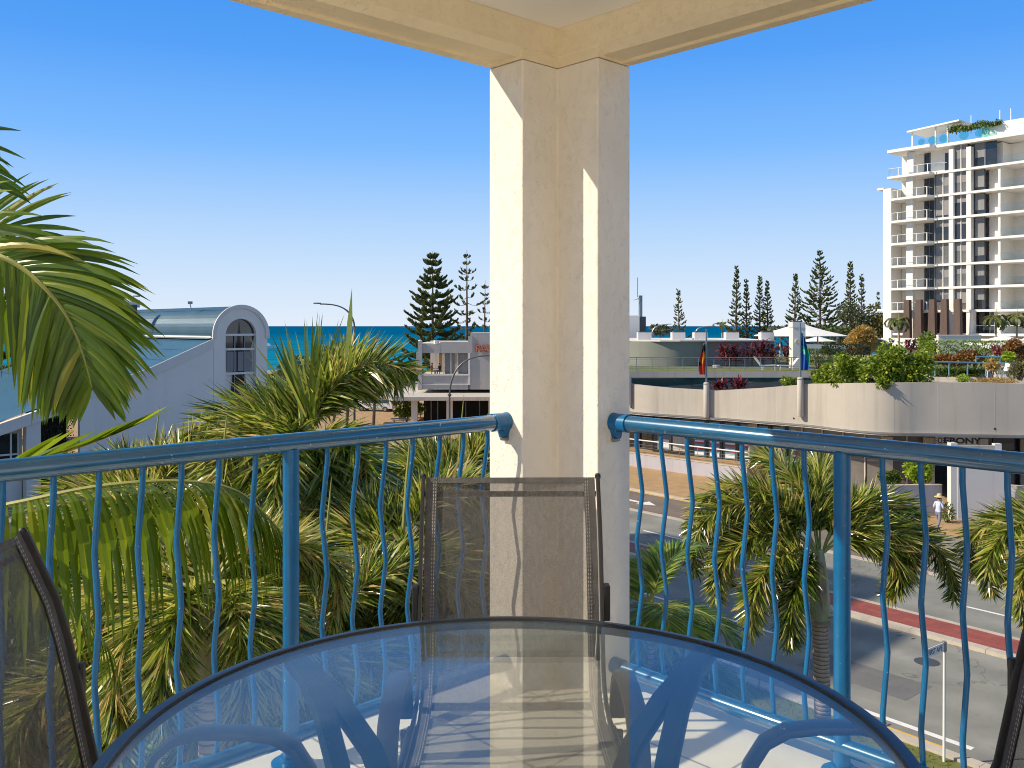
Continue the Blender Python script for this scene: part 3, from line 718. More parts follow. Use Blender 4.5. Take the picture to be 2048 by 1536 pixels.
stripe('edge_line', -14.4, -9.8, 21.88, 22.06); stripe('edge_line', -19.4, -16.4, 21.88, 22.06)
stripe('yellow_line', -16.2, -10.3, 21.42, 21.55, yellow=True)
stripe('yellow_line', -54, -31, 40.2, 40.32, yellow=True, z=.02)
# turn arrow on the slip lane
ar = MB(); ar.prism([RN(s, n, .012) for s, n in ((-37.4, 38.0), (-35.2, 37.9), (-35.2, 37.5), (-34.2, 38.05), (-35.2, 38.6), (-35.2, 38.2), (-37.4, 38.25))], (0, 0, .006)); struct('lane_arrow', ar, M['linewhite'])
# kerb blister with yellow nose and zebra bars opposite
c0 = gnd(1952, 1078); c1 = gnd(2014, 1062); c2 = gnd(2110, 1050)
bl = [c0, c1, c2, gnd(2110, 1030), gnd(1880, 1020), gnd(1800, 1024), gnd(1840, 1062)]
kb = MB(); kb.prism([V((p.x, p.y, 0)) for p in bl], (0, 0, .14)); struct('footpath', kb, M['paving'])
yk = MB()
for a, b in ((gnd(1938, 1082), c0), (c0, c1), (c1, c2)):
    d = (b-a); nrm = V((d.y, -d.x, 0)).normalized()
    yk.box(a+UP*.0, d, nrm*.28, UP*.17)
struct('yellow_kerb', yk, M['lineyellow'])
cw = MB().prism([V((p.x, p.y, 0)) for p in (gnd(1905, 1118), gnd(2130, 1168), gnd(2140, 1062), gnd(1950, 1082))], (0, 0, .016)); struct('crossing_ramp', cw, M['asphalt'])
for (a, b) in ((1948, 1118), (2003, 1142)):
    x = a
    q = [gnd(x+5, 1104), gnd(x+31, 1112), gnd(x+52, 1090), gnd(x+20, 1087)] if a == 1948 else [gnd(x, 1115), gnd(x+42, 1124), gnd(x+62, 1096), gnd(x+30, 1090)]
    struct('zebra_bar', MB().prism([V((p.x, p.y, .016)) for p in q], (0, 0, .006)), M['linewhite'])
# street ironwork and patches
for s_, n_ in ((-13.2, 26.6), (-20.5, 34.2)):
    c = RN(s_, n_, .009); mh = MB(); disc(mh, c, .36, .008, .014, 28); struct('manhole_cover', mh, M['darkgrey'])
for s0, s1, n0, n1, k in ((-15.5, -12.2, 23.4, 24.9, 0), (-22, -19.5, 30.9, 32.2, 1), (-9, -7.2, 26, 28.4, 0), (-18.5, -17.2, 36.9, 39.5, 1)):
    struct('asphalt_patch', MB().box(RN(s0, n0, .006), R_*(s1-s0), N_*(n1-n0), (0, 0, .0065 if n1 < 36 else .0085)), mat('patched asphalt %d' % k, ((.15, .148, .14), (.26, .25, .22))[k], .9, var=.15, vscale=1.5))
for s_ in (-12.4, -24):
    for j in range(7): struct('gutter_grate', MB().box(RN(s_+j*.11, 21.30, .004), R_*.05, N_*.42, (0, 0, .014)), M['darkgrey'])
lt = MB()
for i in range(60):
    p = RN(rnd.uniform(-34, -6), rnd.choice((21.4, 28.5, 30.75, 35.7))+rnd.gauss(0, .25), .012); lt.leaf(p, V((rnd.gauss(0, 1), rnd.gauss(0, 1), .15)), rnd.uniform(.04, .09), rnd.uniform(.08, .2), rnd.random(), .1, V((rnd.gauss(0, 1), rnd.gauss(0, 1), 0)))
tag(lt.build('leaf_litter', M['croton']), kind='stuff')
# grass verge near the street sign
sheet('grass_verge', [RN(-40, 17.2), RN(20, 17.2), RN(20, 20.93), RN(-40, 20.93)], .06, M['lawn'], .06)
g = MB()
for i in range(9000):
    p = RN(rnd.uniform(-30, 2), rnd.uniform(17.4, 20.9), .06)
    g.leaf(p, V((rnd.gauss(0, .4), rnd.gauss(0, .4), 1)), .02, rnd.uniform(.05, .13), rnd.random(), .5, V((rnd.random()-.5, rnd.random()-.5, 0)))
tag(g.build('verge_grass', M['grass']), kind='stuff')

# ------------------------------------------------------------------ street sign
sb = gnd(1888, 1523, .06)
sg = thing('street_sign', sb, 'white street name plate on a slim grey pole on the grass verge', 'street sign')
ptop = at(1884, 1284, sb.y)
MB().tube([sb, V((sb.x+.01, sb.y, ptop.z))], .032, 12).build('pole', M['signwhite'], sg, True)
pd = V((-.80, -.60, 0)).normalized(); pn = V((pd.y, -pd.x, 0)); pn = pn if pn.y < 0 else -pn
pc = V((sb.x, sb.y, ptop.z))
pl = MB().box(pc+pd*.86+UP*-.20+pn*.008, pd*-.88, UP*.20, pn*.014).build('name_plate', M['signwhite'], sg)
letters('lettering', 'FIRST AVE', .165, pc+pd*.43+UP*-.105+pn*.024, -pd, UP, M['ink'], pl, .002, .0, .86)
MB().cbox(pc.x-.035, pc.x+.045, pc.y-.04, pc.y+.04, pc.z-.21, pc.z+.02).build('clamp', M['galv'], sg)

# ------------------------------------------------------------------ podium with curved parapet wall
pod = thing('podium_building', (18, 55, 0), 'long cream podium with curved parapet wall, shops below and roof garden on top', 'building')
LINE = [(1150, 808, 5.95), (1262, 823, 5.93), (1340, 829, 5.80), (1431, 835, 5.76), (1520, 842, 6.08), (1620, 850, 6.50), (1700, 859.5, 6.70), (1774, 868-3, 6.80), (1860, 866.5, 6.84), (1950, 868.5, 6.87), (2038, 870, 6.83), (2200, 873, 6.83), (2500, 880, 6.8)]
base = [gnd(p, y, 4.0) for p, y, _ in LINE]; tops = [z for _, _, z in LINE]
def smooth_line(pts, vals, k=6):
    op, ov = [], []
    n = len(pts)
    for i in range(n-1):
        p0, p1, p2, p3 = pts[max(i-1, 0)], pts[i], pts[i+1], pts[min(i+2, n-1)]
        for j in range(k):
            t = j/k
            op.append(.5*((2*p1)+(p2-p0)*t+(2*p0-5*p1+4*p2-p3)*t*t+(3*p1-p0-3*p2+p3)*t**3)); ov.append(vals[i]*(1-t)+vals[i+1]*t)
    op.append(pts[-1]); ov.append(vals[-1]); return op, ov
LP, LZ = smooth_line(base, tops)
def inward(i):
    d = (LP[min(i+1, len(LP)-1)]-LP[max(i-1, 0)]); q = V((-d.y, d.x, 0)).normalized(); return q if q.y > 0 else -q
def strip(off0, off1, z0, z1):
    mb = MB(); vs = []
    for i, p in enumerate(LP):
        q = inward(i); a = p+q*off0; b = p+q*off1
        za = z0(i) if callable(z0) else z0; zb = z1(i) if callable(z1) else z1
        vs += [V((a.x, a.y, za)), V((b.x, b.y, za)), V((b.x, b.y, zb)), V((a.x, a.y, zb))]
    fs = []
    for i in range(len(LP)-1):
        for j in range(4): fs.append((4*i+j, 4*(i+1)+j, 4*(i+1)+(j+1) % 4, 4*i+(j+1) % 4))
    fs += [(0, 1, 2, 3), tuple(4*(len(LP)-1)+j for j in (3, 2, 1, 0))]
    mb.add(vs, [f[::-1] for f in fs]); return mb
strip(0, .28, 4.0, lambda i: LZ[i]).build('parapet_wall', M['podium'], pod, True, 30)
strip(-.16, 2.6, 3.84, 3.985).build('fascia', M['offwhite'], pod, True, 30)
strip(-.22, -.14, 3.93, 4.0).build('drip_edge', M['grey'], pod, True, 30)
def idx(px):
    return min(range(len(LP)), key=lambda i: abs(1024+F*LP[i].x/LP[i].y-px))
# terrace deck behind the parapet and upper terrace slab (lawn)
EDGE = [at(px, 743, 66) for px in (1100, 1250, 1400, 1560, 1640)]+[V((30, 60, 6.7)), V((44, 52, 6.7))]
ed = [V((p.x, p.y, 6.25)) for p in EDGE]; bk = [V((60, 70, 6.25)), V((60, 105, 6.25)), V((0, 105, 6.25))]
def ed_y(x):
    for p, q in zip(ed, ed[1:]):
        if p.x <= x <= q.x: return p.y+(q.y-p.y)*(x-p.x)/(q.x-p.x)
    return ed[-1].y if x > ed[-1].x else ed[0].y
dk = MB()
for i in range(len(LP)-1):
    a_, b_ = LP[i]+inward(i)*.2, LP[i+1]+inward(i+1)*.2
    ya, yb = max(ed_y(a_.x)+1.2, a_.y+.2), max(ed_y(b_.x)+1.2, b_.y+.2)
    dk.add([V((a_.x, a_.y, 5.2)), V((b_.x, b_.y, 5.2)), V((b_.x, yb, 5.2)), V((a_.x, ya, 5.2))], [(0, 1, 2, 3)])
dk.build('lower_deck', M['lilac'], pod)
MB().prism(ed+bk, (0, 0, .44)).build('upper_terrace', M['podium'], pod)
MB().prism([V((p.x, p.y+.9, 5.2)) for p in ed]+[V((p.x, p.y-.6, 5.2)) for p in bk[:1]]+[V((p.x-.5, p.y-.5, 5.2)) for p in bk[1:]], (0, 0, 1.05)).build('pool_glazing', glassmat('teal pool glass', (.018, .075, .075)), pod)
MB().prism([V((2, 76, 0)), V((60, 60, 0)), V((60, 104, 0)), V((1, 104, 0))], (0, 0, 5.0)).build('core', M['offwhite'], pod)
ln = MB().prism([V((p.x, p.y+.35, 6.69)) for p in EDGE[:5]]+[V((30, 61, 6.69)), V((58, 70, 6.69)), V((58, 100, 6.69)), V((1, 100, 6.69))], (0, 0, .03)); struct('terrace_lawn', ln, M['lawn'])
for px in (1340, 1475, 1560, 1690, 1790, 1875, 1985, 2080):     # joints in the rendered wall
    i = idx(px); q = inward(i); t_ = (LP[i+1]-LP[i]).normalized(); p = LP[i]-q*.004
    MB().box(V((p.x, p.y, 4.02)), t_*.022, q*.02, UP*(LZ[i]-4.04)).build('wall_joint', M['offwhite'], pod)
# shop fronts under the fascia, recessed
def shop(px0, px1, kind):
    i0, i1 = idx(px0), idx(px1)
    a = LP[i0]+inward(i0)*2.4; b = LP[i1]+inward(i1)*2.4; d = (b-a); L = d.length; d.normalize(); q = V((-d.y, d.x, 0))
    z0 = .15
    fr = MB(); 
    k = max(2, int(L/1.3))
    for j in range(k+1): fr.box(V((a.x, a.y, z0))+d*(L*j/k-.04), d*.08, q*.08, UP*3.545)
    fr.box(V((a.x, a.y, 2.75)), d*L, q*.07, UP*.09)
    f = fr.build('shop_frame', M['darkgrey'] if kind != 'cream' else M['offwhite'], pod)
    MB().box(V((a.x, a.y, z0))+q*.09, d*L, q*.05, UP*3.545).build('shop_window', M['windark'] if kind != 'cream' else M['wingrey'], pod)
    return V((a.x, a.y, z0)), d, q, L
struct('shop_walkway', MB().prism([V((p.x, p.y, 0)) for p in (LP[idx(1180)]-inward(idx(1180))*.8, LP[idx(1500)]-inward(idx(1500))*.6, LP[idx(1500)]+inward(idx(1500))*4, LP[idx(1180)]+inward(idx(1180))*4)], (0, 0, .98)), M['paving'])
a, d, q, L = shop(1180, 1290, 'dark')
p0 = gnd(1262, 905, 1.0)
# real estate window: rows of picture cards on hanging wires
i0 = idx(1262); aa = LP[i0]+inward(i0)*2.15; i1 = idx(1490); bb = LP[i1]+inward(i1)*2.15
dd = (bb-aa).normalized(); qq = V((-dd.y, dd.x, 0)); LL = (bb-aa).length
aw = thing('shop_window_display', V((aa.x, aa.y, .98)), 'shop window with hanging rows of property cards behind the white handrail', 'shop window')
MB().box(V((aa.x, aa.y, .98)), dd*LL, qq*.05, UP*2.6).build('window_pane', M['windark'], aw)
pc = MB(); rc = MB(); bc = MB()
MB().box(V((aa.x, aa.y, 1.25))+dd*.35-qq*.03, dd*1.1, qq*.02, UP*2.2).build('grey_poster', M['grey'], aw)
MB().box(V((aa.x, aa.y, 1.35))+dd*.55-qq*.045, dd*.75, qq*.012, UP*.62).build('pale_poster', M['signwhite'], aw)
MB().box(V((aa.x, aa.y, 1.25))+dd*1.6-qq*.03, dd*1.3, qq*.02, UP*1.1).build('pale_poster', M['offwhite'], aw)
MB().box(V((aa.x, aa.y, 2.40))+dd*1.6-qq*.03, dd*1.3, qq*.02, UP*1.05).build('grey_poster', M['grey'], aw)
for c in range(7):
    x = 3.3+c*1.15
    pn_ = MB().box(V((aa.x, aa.y, 1.05))+dd*x-qq*.03, dd*.78, qq*.02, UP*2.4).build('card_panel', M['bluepaint'], aw)
    cards = MB(); reds = MB()
    for r_ in range(6):
        cards.box(V((aa.x, aa.y, 1.12+r_*.39))+dd*(x+.05)-qq*.045, dd*.68, qq*.012, UP*.24)
        if r_ in (1, 2, 4): reds.box(V((aa.x, aa.y, 1.12+r_*.39))+dd*(x+.05)-qq*.052, dd*.68, qq*.006, UP*.12)
    cards.build('property_card', M['signwhite'], pn_); reds.build('card_picture', mat('red pictures %d' % c, (.5, .05, .06), .5, var=.5, vscale=9), pn_)
    MB().box(V((aa.x, aa.y, .98))+dd*(x+.86)-qq*.06, dd*.09, qq*.05, UP*2.6).build('mullion', M['darkgrey'], aw)
shop(1490, 1770, 'cream'); shop(1775, 1870, 'cream'); shop(1970, 2300, 'dark')
for px in (1480, 1772, 1872, 1992, 2080):
    i = idx(px); p = LP[i]+inward(i)*1.9
    MB().cbox(p.x-.25, p.x+.25, p.y-.2, p.y+.2, .12, 3.55).build('shop_column', M['podium'], pod)
for px in (1268, 1592, 1990):     # drain holes
    i = idx(px); p = LP[i]-inward(i)*.006; MB().tube([V((p.x, p.y, 4.32)), V((p.x, p.y, 4.32))-inward(i)*.01], .06, 10).build('drain_hole', M['ink'], pod)
# walkway retaining wall and white handrail at left
ra, rb = LP[idx(1180)]-inward(idx(1180))*.85, LP[idx(1500)]-inward(idx(1500))*.65
rd = (rb-ra).normalized(); rq = V((-rd.y, rd.x, 0)); RL = (rb-ra).length
wl = thing('retaining_wall', V((ra.x, ra.y, 0)), 'low lilac grey retaining wall below the white handrail of the shop walkway', 'wall')
MB().box(V((ra.x, ra.y, 0)), rd*RL, rq*.2, UP*1.02).build('wall', M['lilac'], wl)
MB().box(V((ra.x, ra.y, 1.02))-rq*.03, rd*RL, rq*.26, UP*.06).build('coping', M['concrete'], wl)
hr = thing('walkway_railing', V((ra.x, ra.y, 1.08)), 'white top handrail on thin posts along the raised shop walkway', 'railing')
MB().tube([V((ra.x, ra.y, 2.0))+rq*.1, V((rb.x, rb.y, 2.0))+rq*.1], .045, 8).build('top_rail', M['plastic'], hr, True)
for z in (1.3, 1.5, 1.7): MB().tube([V((ra.x, ra.y, z))+rq*.1, V((rb.x, rb.y, z))+rq*.1], .012, 6).build('wire', M['darkgrey'], hr)
for k in range(int(RL/1.5)+1):
    p = V((ra.x, ra.y, 1.08))+rd*(1.5*k)+rq*.1; MB().tube([p, p+UP*.9], .02, 6).build('post', M['galv'], hr)
# the portal and planter walls in front of the shops at right
pt = gnd(1958, 1044)
po = thing('entrance_portal', pt, 'tall white rendered entrance portal with beige head panel beside the planter wall', 'portal')
s = pt.y/F
def PX(px, y=None): return (px-1024)*(y or pt.y)/F
MB().cbox(PX(1902), PX(1915), pt.y, pt.y+.4, .1, 4.02).build('side_wall', M['white'], po)
MB().cbox(PX(1915)+.004, PX(2009), pt.y-.03, pt.y+.3, .1, 3.45).build('front_panel', M['white'], po)
MB().cbox(PX(1996)+.004, PX(2010), pt.y+.31, pt.y+.6, .1, 3.95).build('side_wall', M['white'], po)
MB().cbox(PX(1915)+.006, PX(1996)-.004, pt.y+.31, pt.y+.45, 3.2, 3.86).build('head_panel', M['podium'], po)
def planter(name, p0, p1, h, label):
    d = (p1-p0); L = d.length; d.normalize(); q = V((-d.y, d.x, 0))
    r = thing(name, p0, label, 'planter')
    MB().box(p0, d*L, q*.25, UP*h).build('wall', M['lilac'], r)
    MB().box(p0-q*.02+UP*h, d*L, q*.29, UP*.06).build('coping', M['concrete'], r)
    return r
planter('planter_wall', V((PX(1790), pt.y+.6, .05)), V((PX(1901), pt.y+.9, .05)), 1.65, 'lilac grey planter wall under the lime green shrub left of the white portal')
planter('planter_wall', V((PX(2011), pt.y+1.4, .05)), V((PX(2120), pt.y-.2, .05)), 1.60, 'lilac grey planter wall just right of the white portal')
# shop sign
i = idx(1922); sp = LP[i]+inward(i)*.45
sn = thing('shop_sign', V((sp.x, sp.y, 3.1)), 'beige shop sign with dark lettering hung under the fascia above the portal', 'sign')
sdir = (LP[min(i+2, len(LP)-1)]-LP[i-2]).normalized(); sq = inward(i)
z1 = at(1922, 875.5, sp.y).z; z0 = at(1922, 888, sp.y).z
MB().box(V((sp.x, sp.y, z0-.1))-sdir*1.15, sdir*2.2, sq*.06, UP*(z1-z0+.14)).build('board', M['signcream'], sn)
letters('lettering', 'EBONY', .44, V((sp.x, sp.y, (z0+z1)/2))+sdir*.22-sq*.012, sdir, UP, M['ink'], sn, .008, .014, 1.35)
lg = MB()
for k in range(12):
    a_ = 2*PI*k/12; c = V((sp.x, sp.y, (z0+z1)/2))-sdir*.93-sq*.012
    lg.box(c+sdir*(math.cos(a_)*.10-.02)+UP*(math.sin(a_)*.13-.02), sdir*.05, -sq*.008, UP*.05)
    lg.box(c+sdir*(math.cos(a_)*.19-.02)+UP*(math.sin(a_)*.22-.02), sdir*.05, -sq*.008, UP*.04)
lg.build('emblem', M['ink'], sn)

# ------------------------------------------------------------------ flagpoles and flags
def flagpole(px, ytop_mount, ybot_mount, ytop, label):
    i = idx(px); p = LP[i]-inward(i)*.22
    Y = p.y; zt = at(px, ytop_mount, Y).z; zb = at(px, ybot_mount, Y).z; zz = at(px, ytop, Y).z
    r = thing('flagpole', V((p.x, p.y, zb)), label, 'flagpole', 'flagpoles on the curved parapet wall')
    MB().lathe(V((p.x, p.y, zb)), [(.17, 0), (.19, .03), (.19, zt-zb-.05), (.16, zt-zb), (.07, zt-zb+.02)], 16).build('mount', M['offwhite'], r, True, 40)
    MB().tube([V((p.x, p.y, zt)), V((p.x, p.y, zz))], [.062, .05], 10).build('pole', M['navygrey'], r, True)
    MB().lathe(V((p.x, p.y, zt-.12)), [(.2, 0), (.2, .05)], 14).build('collar', M['steel'], r, True, 40)
    return V((p.x, p.y, zz))
def flag(top, w, h, colf, side, label):
    mb = MB(); n = 9; m = 14; vs = []
    for j in range(m+1):
        t = j/m
        for k in range(n):
            s = k/(n-1)
            wid = w*(.35+.65*min(1, t*1.8))*(1-.15*max(0, t-.8)*5)
            x = side*(.07+s*wid); y = .11*math.sin(s*PI*3.2+t*1.3)*(1-.2*t)
            vs.append(top+V((x, y, -t*h-.25*s*(1-t)*h*.5)))
    for j in range(m):
        for k in range(n-1):
            t = (j+.5)/m; s = (k+.5)/(n-1)
            mb.add([vs[j*n+k], vs[j*n+k+1], vs[(j+1)*n+k+1], vs[(j+1)*n+k]], [(0, 1, 2, 3)], col=colf(s, t))
    return tag(mb.build('flag', M['cloth'], None, True, 180, origin=top), label, 'flag', 'flags hanging from the parapet poles')
tp1 = flagpole(1268, 752, 809, 652, 'flagpole on the parapet wall closest to the stucco column, blue flag')
tp2 = flagpole(1420, 765, 835, 658, 'middle flagpole on the parapet wall carrying the red and black flag')
tp3 = flagpole(1606, 755, 833, 645, 'flagpole on the parapet wall beside the hanging shrubs, blue and green flag')
def c1_(s, t):
    r_ = random.Random(int(s*9)*31+int(t*14)*7)
    if t < .5 and r_.random() < .35: return (.6, .6, .62) if r_.random() < .6 else (.45, .03, .04)
    if t > .5 and r_.random() < .12: return (.65, .65, .7)
    return (.02, .045, .17)
def c2_(s, t):
    if t < .30-.1*s: return (.012, .010, .010)
    if .30 < t-.25*s < .52 and s < .55: return (.75, .42, .02)
    if s > .6 and .55 < t < .72: return (.02, .015, .015)
    return (.62, .05, .015)
def c3_(s, t):
    if t < .30: return (.02, .16, .36)
    if t < .40+.5*s and t > .33: return (.0, .30, .20) if not (.44 < t < .60 and .3 < s < .6) else (.25, .62, .52)
    return (.01, .09, .42)
flag(tp1+UP*-.35, .38, 2.3, c1_, -1, 'limp blue flag with white stars hanging nearest the stucco column')
flag(tp2+UP*-.85, .46, 2.15, c2_, -1, 'limp red, black and yellow flag on the middle pole')
flag(tp3+UP*-.55, .46, 2.35, c3_, 1, 'limp blue and green flag in front of the white pier')

# ------------------------------------------------------------------ terrace: curved wall house, boxes, pier, railing, loungers
tw = thing('terrace_building', at(1400, 733, 74), 'low grey green curved wall building on the roof terrace with vent boxes on top', 'building')
TZ0, TZ1 = 6.72, at(1400, 683, 74).z
pts = []
for k in range(13):
    a = PI*.98-PI*.55*k/12*1.0
    pts.append(V((PX(1300, 78)+7.0*math.cos(a)*1.0+1.0, 82.2-8.0*math.sin(PI*.06+PI*.44*k/12), TZ0)))
wallpts = [at(1190, 700, 80), at(1240, 700, 76.5), at(1280, 700, 74.8), at(1320, 700, 74), at(1360, 700, 73.8), at(1405, 700, 74.4)]
mbw = MB(); mbw.prism([V((p.x, p.y, TZ0)) for p in smooth_line(wallpts, [0]*6)[0]]+[V((PX(1405, 74.4), 90, TZ0)), V((PX(1190, 80), 90, TZ0))], (0, 0, TZ1-TZ0))
mbw.build('curved_wall', M['greenwall'], tw, True, 25)
X1 = PX(1405, 74.4)+.004
MB().cbox(X1, PX(1548, 75), 75.0, 88, TZ0, TZ1-.0).build('straight_wall', mat('grey terrace wall', (.30, .285, .28), .85, var=.05, vscale=.5, streak=.2), tw)
MB().prism([V((PX(1190, 79.5), 79.8, TZ1)), V((PX(1240, 76), 76.1, TZ1)), V((PX(1320, 73.7), 73.7, TZ1)), V((PX(1360, 73.5), 73.5, TZ1)), V((PX(1405, 74.1), 74.1, TZ1)), V((PX(1550, 74.8), 74.7, TZ1)), V((PX(1550, 76), 88, TZ1)), V((PX(1190, 80), 90, TZ1))], (0, 0, .10)).build('roof_edge', M['white'], tw)
for px in (1288, 1356, 1400, 1463, 1533):
    Y = 77; x = PX(px, Y); z = TZ1+.1
    b = MB().cbox(x-.55, x+.55, Y-.4, Y+.5, z, z+.62).build('vent_box', M['white'], tw)
    MB().cbox(x-.42, x+.5, Y-.3, Y+.4, z+.622, z+.74).build('vent_cap', M['darkgrey'], b)
def roundlight(px, py, Y, parent):
    p = at(px, py, Y); MB().tube([p, p+V((0, -.12, 0))], .17, 14).build('wall_light', M['signcream'], parent, True, 40)
roundlight(1409, 689, 74.3, tw)
MB().tube([at(1433, 738, 72), at(1433, 730, 72)], .3, 12).build('floor_vent', M['offwhite'], tw)
pr = thing('terrace_pier', at(1598, 716, 70), 'tall white rendered pier with round light behind the blue and green flag', 'pier')
p = at(1598, 716, 70); ztop = at(1598, 655, 70).z
MB().cbox(PX(1586, 70), PX(1611, 70), 70, 71, 6.72, ztop).build('shaft', M['white'], pr)
MB().cbox(PX(1585, 70), PX(1610.5, 70), 69.96, 71.04, ztop+.003, ztop+.42).build('cap', M['white'], pr)
MB().cbox(PX(1589, 70), PX(1606, 70), 70.1, 70.9, ztop+.423, ztop+.50).build('vent_slot', M['darkgrey'], pr)
roundlight(1594, 683, 70, pr)
rl = thing('terrace_railing', at(1400, 743, 66), 'thin blue grey wire railing along the edge of the terrace lawn', 'railing')
xs = [PX(px, 66.1) for px in range(1180, 1660, 31)]
for z, r_ in ((1.0, .032), (.84, .012), (.68, .012), (.52, .012), (.36, .012), (.2, .012)):
    MB().tube([V((xs[0], 66.1, 6.7+z)), V((xs[-1], 66.1, 6.7+z))], r_, 6).build('rail' if z == 1 else 'wire', M['navygrey'], rl)
for x in xs: MB().tube([V((x, 66.1, 6.69)), V((x, 66.1, 7.72))], .026, 6).build('post', M['navygrey'], rl)
def lounger(px, Y, flip, label):
    r = thing('lounge_chair', V((PX(px, Y), Y, 6.72)), label, 'chair', 'white lounge chairs on the terrace lawn')
    x = PX(px, Y); f = -1 if flip else 1; z = 6.72
    MB().prism([V((x+f*a, Y, z+b)) for a, b in ((-.75, .33), (.35, .30), (.35, .36), (-.75, .39))], (0, .55, 0)).build('seat', M['plastic'], r)
    MB().prism([V((x+f*a, Y, z+b)) for a, b in ((.35, .30), (.85, .95), (.79, .98), (.30, .36))], (0, .55, 0)).build('backrest', M['plastic'], r)
    for dx in (-.65, .25):
        for dy in (.03, .5): MB().tube([V((x+f*dx, Y+dy, z)), V((x+f*dx*.94, Y+dy, z+.34))], .028, 6).build('leg', M['plastic'], r)
    return r
lounger(1533, 67.4, True, 'white plastic lounge chair with raised back on the lawn, farthest from the pier')
lounger(1578, 67.2, False, 'white plastic lounge chair on the lawn nearest the white pier')
# shade sails and umbrellas
def sail(px, yt, ye, half, Y, label, posts=True, hz=None):
    t = at(px, yt, Y); e = at(px, ye, Y); hw = half*Y/F
    r = thing('shade_umbrella', V((t.x, t.y, 6.7)), label, 'umbrella', 'white canvas umbrellas and sails on the terrace')
    mb = MB(); n = 8; m = 10; vs = []
    for j in range(m+1):
        f = j/m
        for k in range(n*4):
            a = 2*PI*k/(n*4)+PI/8
            sq = 1/max(abs(math.cos(a)), abs(math.sin(a)))**.35
            scal = 1-.06*f*abs(math.sin(a*n/2))
            z = t.z-(t.z-e.z)*(f**.72)
            vs.append(V((t.x+hw*f*math.cos(a)*sq*scal, t.y+hw*f*math.sin(a)*sq*scal, z)))
    q = n*4
    for j in range(m):
        for k in range(q): mb.add([vs[j*q+k], vs[j*q+(k+1) % q], vs[(j+1)*q+(k+1) % q], vs[(j+1)*q+k]], [(0, 1, 2, 3)])
    low = [v+UP*-.05 for v in vs[m*q:]]
    for k in range(q): mb.add([vs[m*q+k], vs[m*q+(k+1) % q], low[(k+1) % q], low[k]], [(0, 1, 2, 3)])
    mb.build('canopy', M['canvas'], r, True, 50)
    if posts == 'four':
        for k in range(4):
            a = PI/4+k*PI/2; p = V((t.x+hw*.86*math.cos(a), t.y+hw*.86*math.sin(a), 6.7)); MB().tube([p, V((p.x, p.y, e.z+.12))], .07, 8).build('post', M['plastic'], r)
    else: MB().tube([V((t.x, t.y, 6.7)), t], .06, 8).build('post', M['plastic'], r)
    return r
sail(1599, 643, 671, 90, 84, 'large white tensile shade sail with a peaked top behind the white pier', 'four')
sail(1636, 671, 682, 34, 92, 'small white umbrella under the edge of the big shade sail')
sail(2008, 668, 688, 68, 68, 'broad white market umbrella rising above the trimmed hedge')
sail(2062, 667, 686, 30, 80, 'white umbrella at the right edge of the photo behind the broad one')
aw2 = thing('terrace_awning', at(1650, 697, 80), 'long flat white awning on thin posts behind the white pier', 'awning')
MB().cbox(PX(1608, 80), PX(1695, 80), 80, 84, at(0, 697, 80).z, at(0, 689, 80).z).build('fascia', M['white'], aw2)
for px in (1632, 1664, 1690): MB().cbox(PX(px, 80)-.05, PX(px, 80)+.05, 80.2, 80.3, 6.7, at(0, 697, 80).z).build('post', M['plastic'], aw2)
gd = thing('glazed_vault', at(1765, 697, 78), 'small curved glass vault with white ribs beside the golden bush', 'skylight')
c = at(1752, 699, 78)
for k, yy in enumerate((0, 1.3, 2.6)):
    MB().tube([V((c.x-.2+1.7*math.sin(a*PI/16), c.y+yy, c.z-.2+1.15*math.cos(a*PI/16))) for a in range(-2, 9)], .06, 6).build('rib', M['plastic'], gd)
vt = MB()
for a in range(-2, 8):
    q = [V((c.x-.2+1.66*math.sin(x*PI/16), c.y+y_, c.z-.2+1.1*math.cos(x*PI/16))) for x, y_ in ((a, 0), (a+1, 0), (a+1, 2.6), (a, 2.6))]
    vt.add(q, [(0, 1, 2, 3)])
vt.add([V((c.x-.2, c.y+.03, c.z-.2))]+[V((c.x-.2+1.66*math.sin(x*PI/16), c.y+.03, c.z-.2+1.1*math.cos(x*PI/16))) for x in range(-2, 9)], [list(range(12))])
vt.build('glazing', M['wingrey'], gd)
br = thing('pool_railing', at(1950, 750, 58), 'pale blue painted railing in front of the strappy plants on the terrace', 'railing')
y0 = 57.6
for px in (1870, 1898, 1935, 1972, 2014, 2060):
    MB().tube([at(px, 752, y0), at(px, 725 if px < 2000 else 727, y0)], .045, 8).build('post', M['bluepaint'], br)
MB().tube([at(1868, 723.5, y0), at(2070, 728, y0)], .05, 8).build('top_rail', M['bluepaint'], br)
MB().tube([at(1952, 725, y0+.3), at(1952, 713, y0+.3), at(2000, 714, y0+.3), at(2000, 727, y0+.3)], .05, 8).build('gate_frame', M['bluepaint'], br)
MB().cbox(PX(1958, 58.5), PX(1984, 58.5), 58.5, 59.6, 6.72, at(0, 737, 58.5).z).build('blue_panel', M['navygrey'], br)
def tabch(px, Y, label):
    r = thing('terrace_table', V((PX(px, Y), Y, 6.72)), label, 'table')
    x = PX(px, Y); MB().lathe(V((x, Y, 7.42)), [(.42, 0), (.45, .02), (.42, .04)], 14).build('top', M['plastic'], r, True, 40)
    for a in range(4): MB().tube([V((x+.33*math.cos(a*PI/2+.6), Y+.33*math.sin(a*PI/2+.6), 6.72)), V((x+.2*math.cos(a*PI/2+.6), Y+.2*math.sin(a*PI/2+.6), 7.42))], .03, 6).build('leg', M['plastic'], r)
tabch(1994, 57.0, 'small white plastic table among plants behind the pale blue railing')
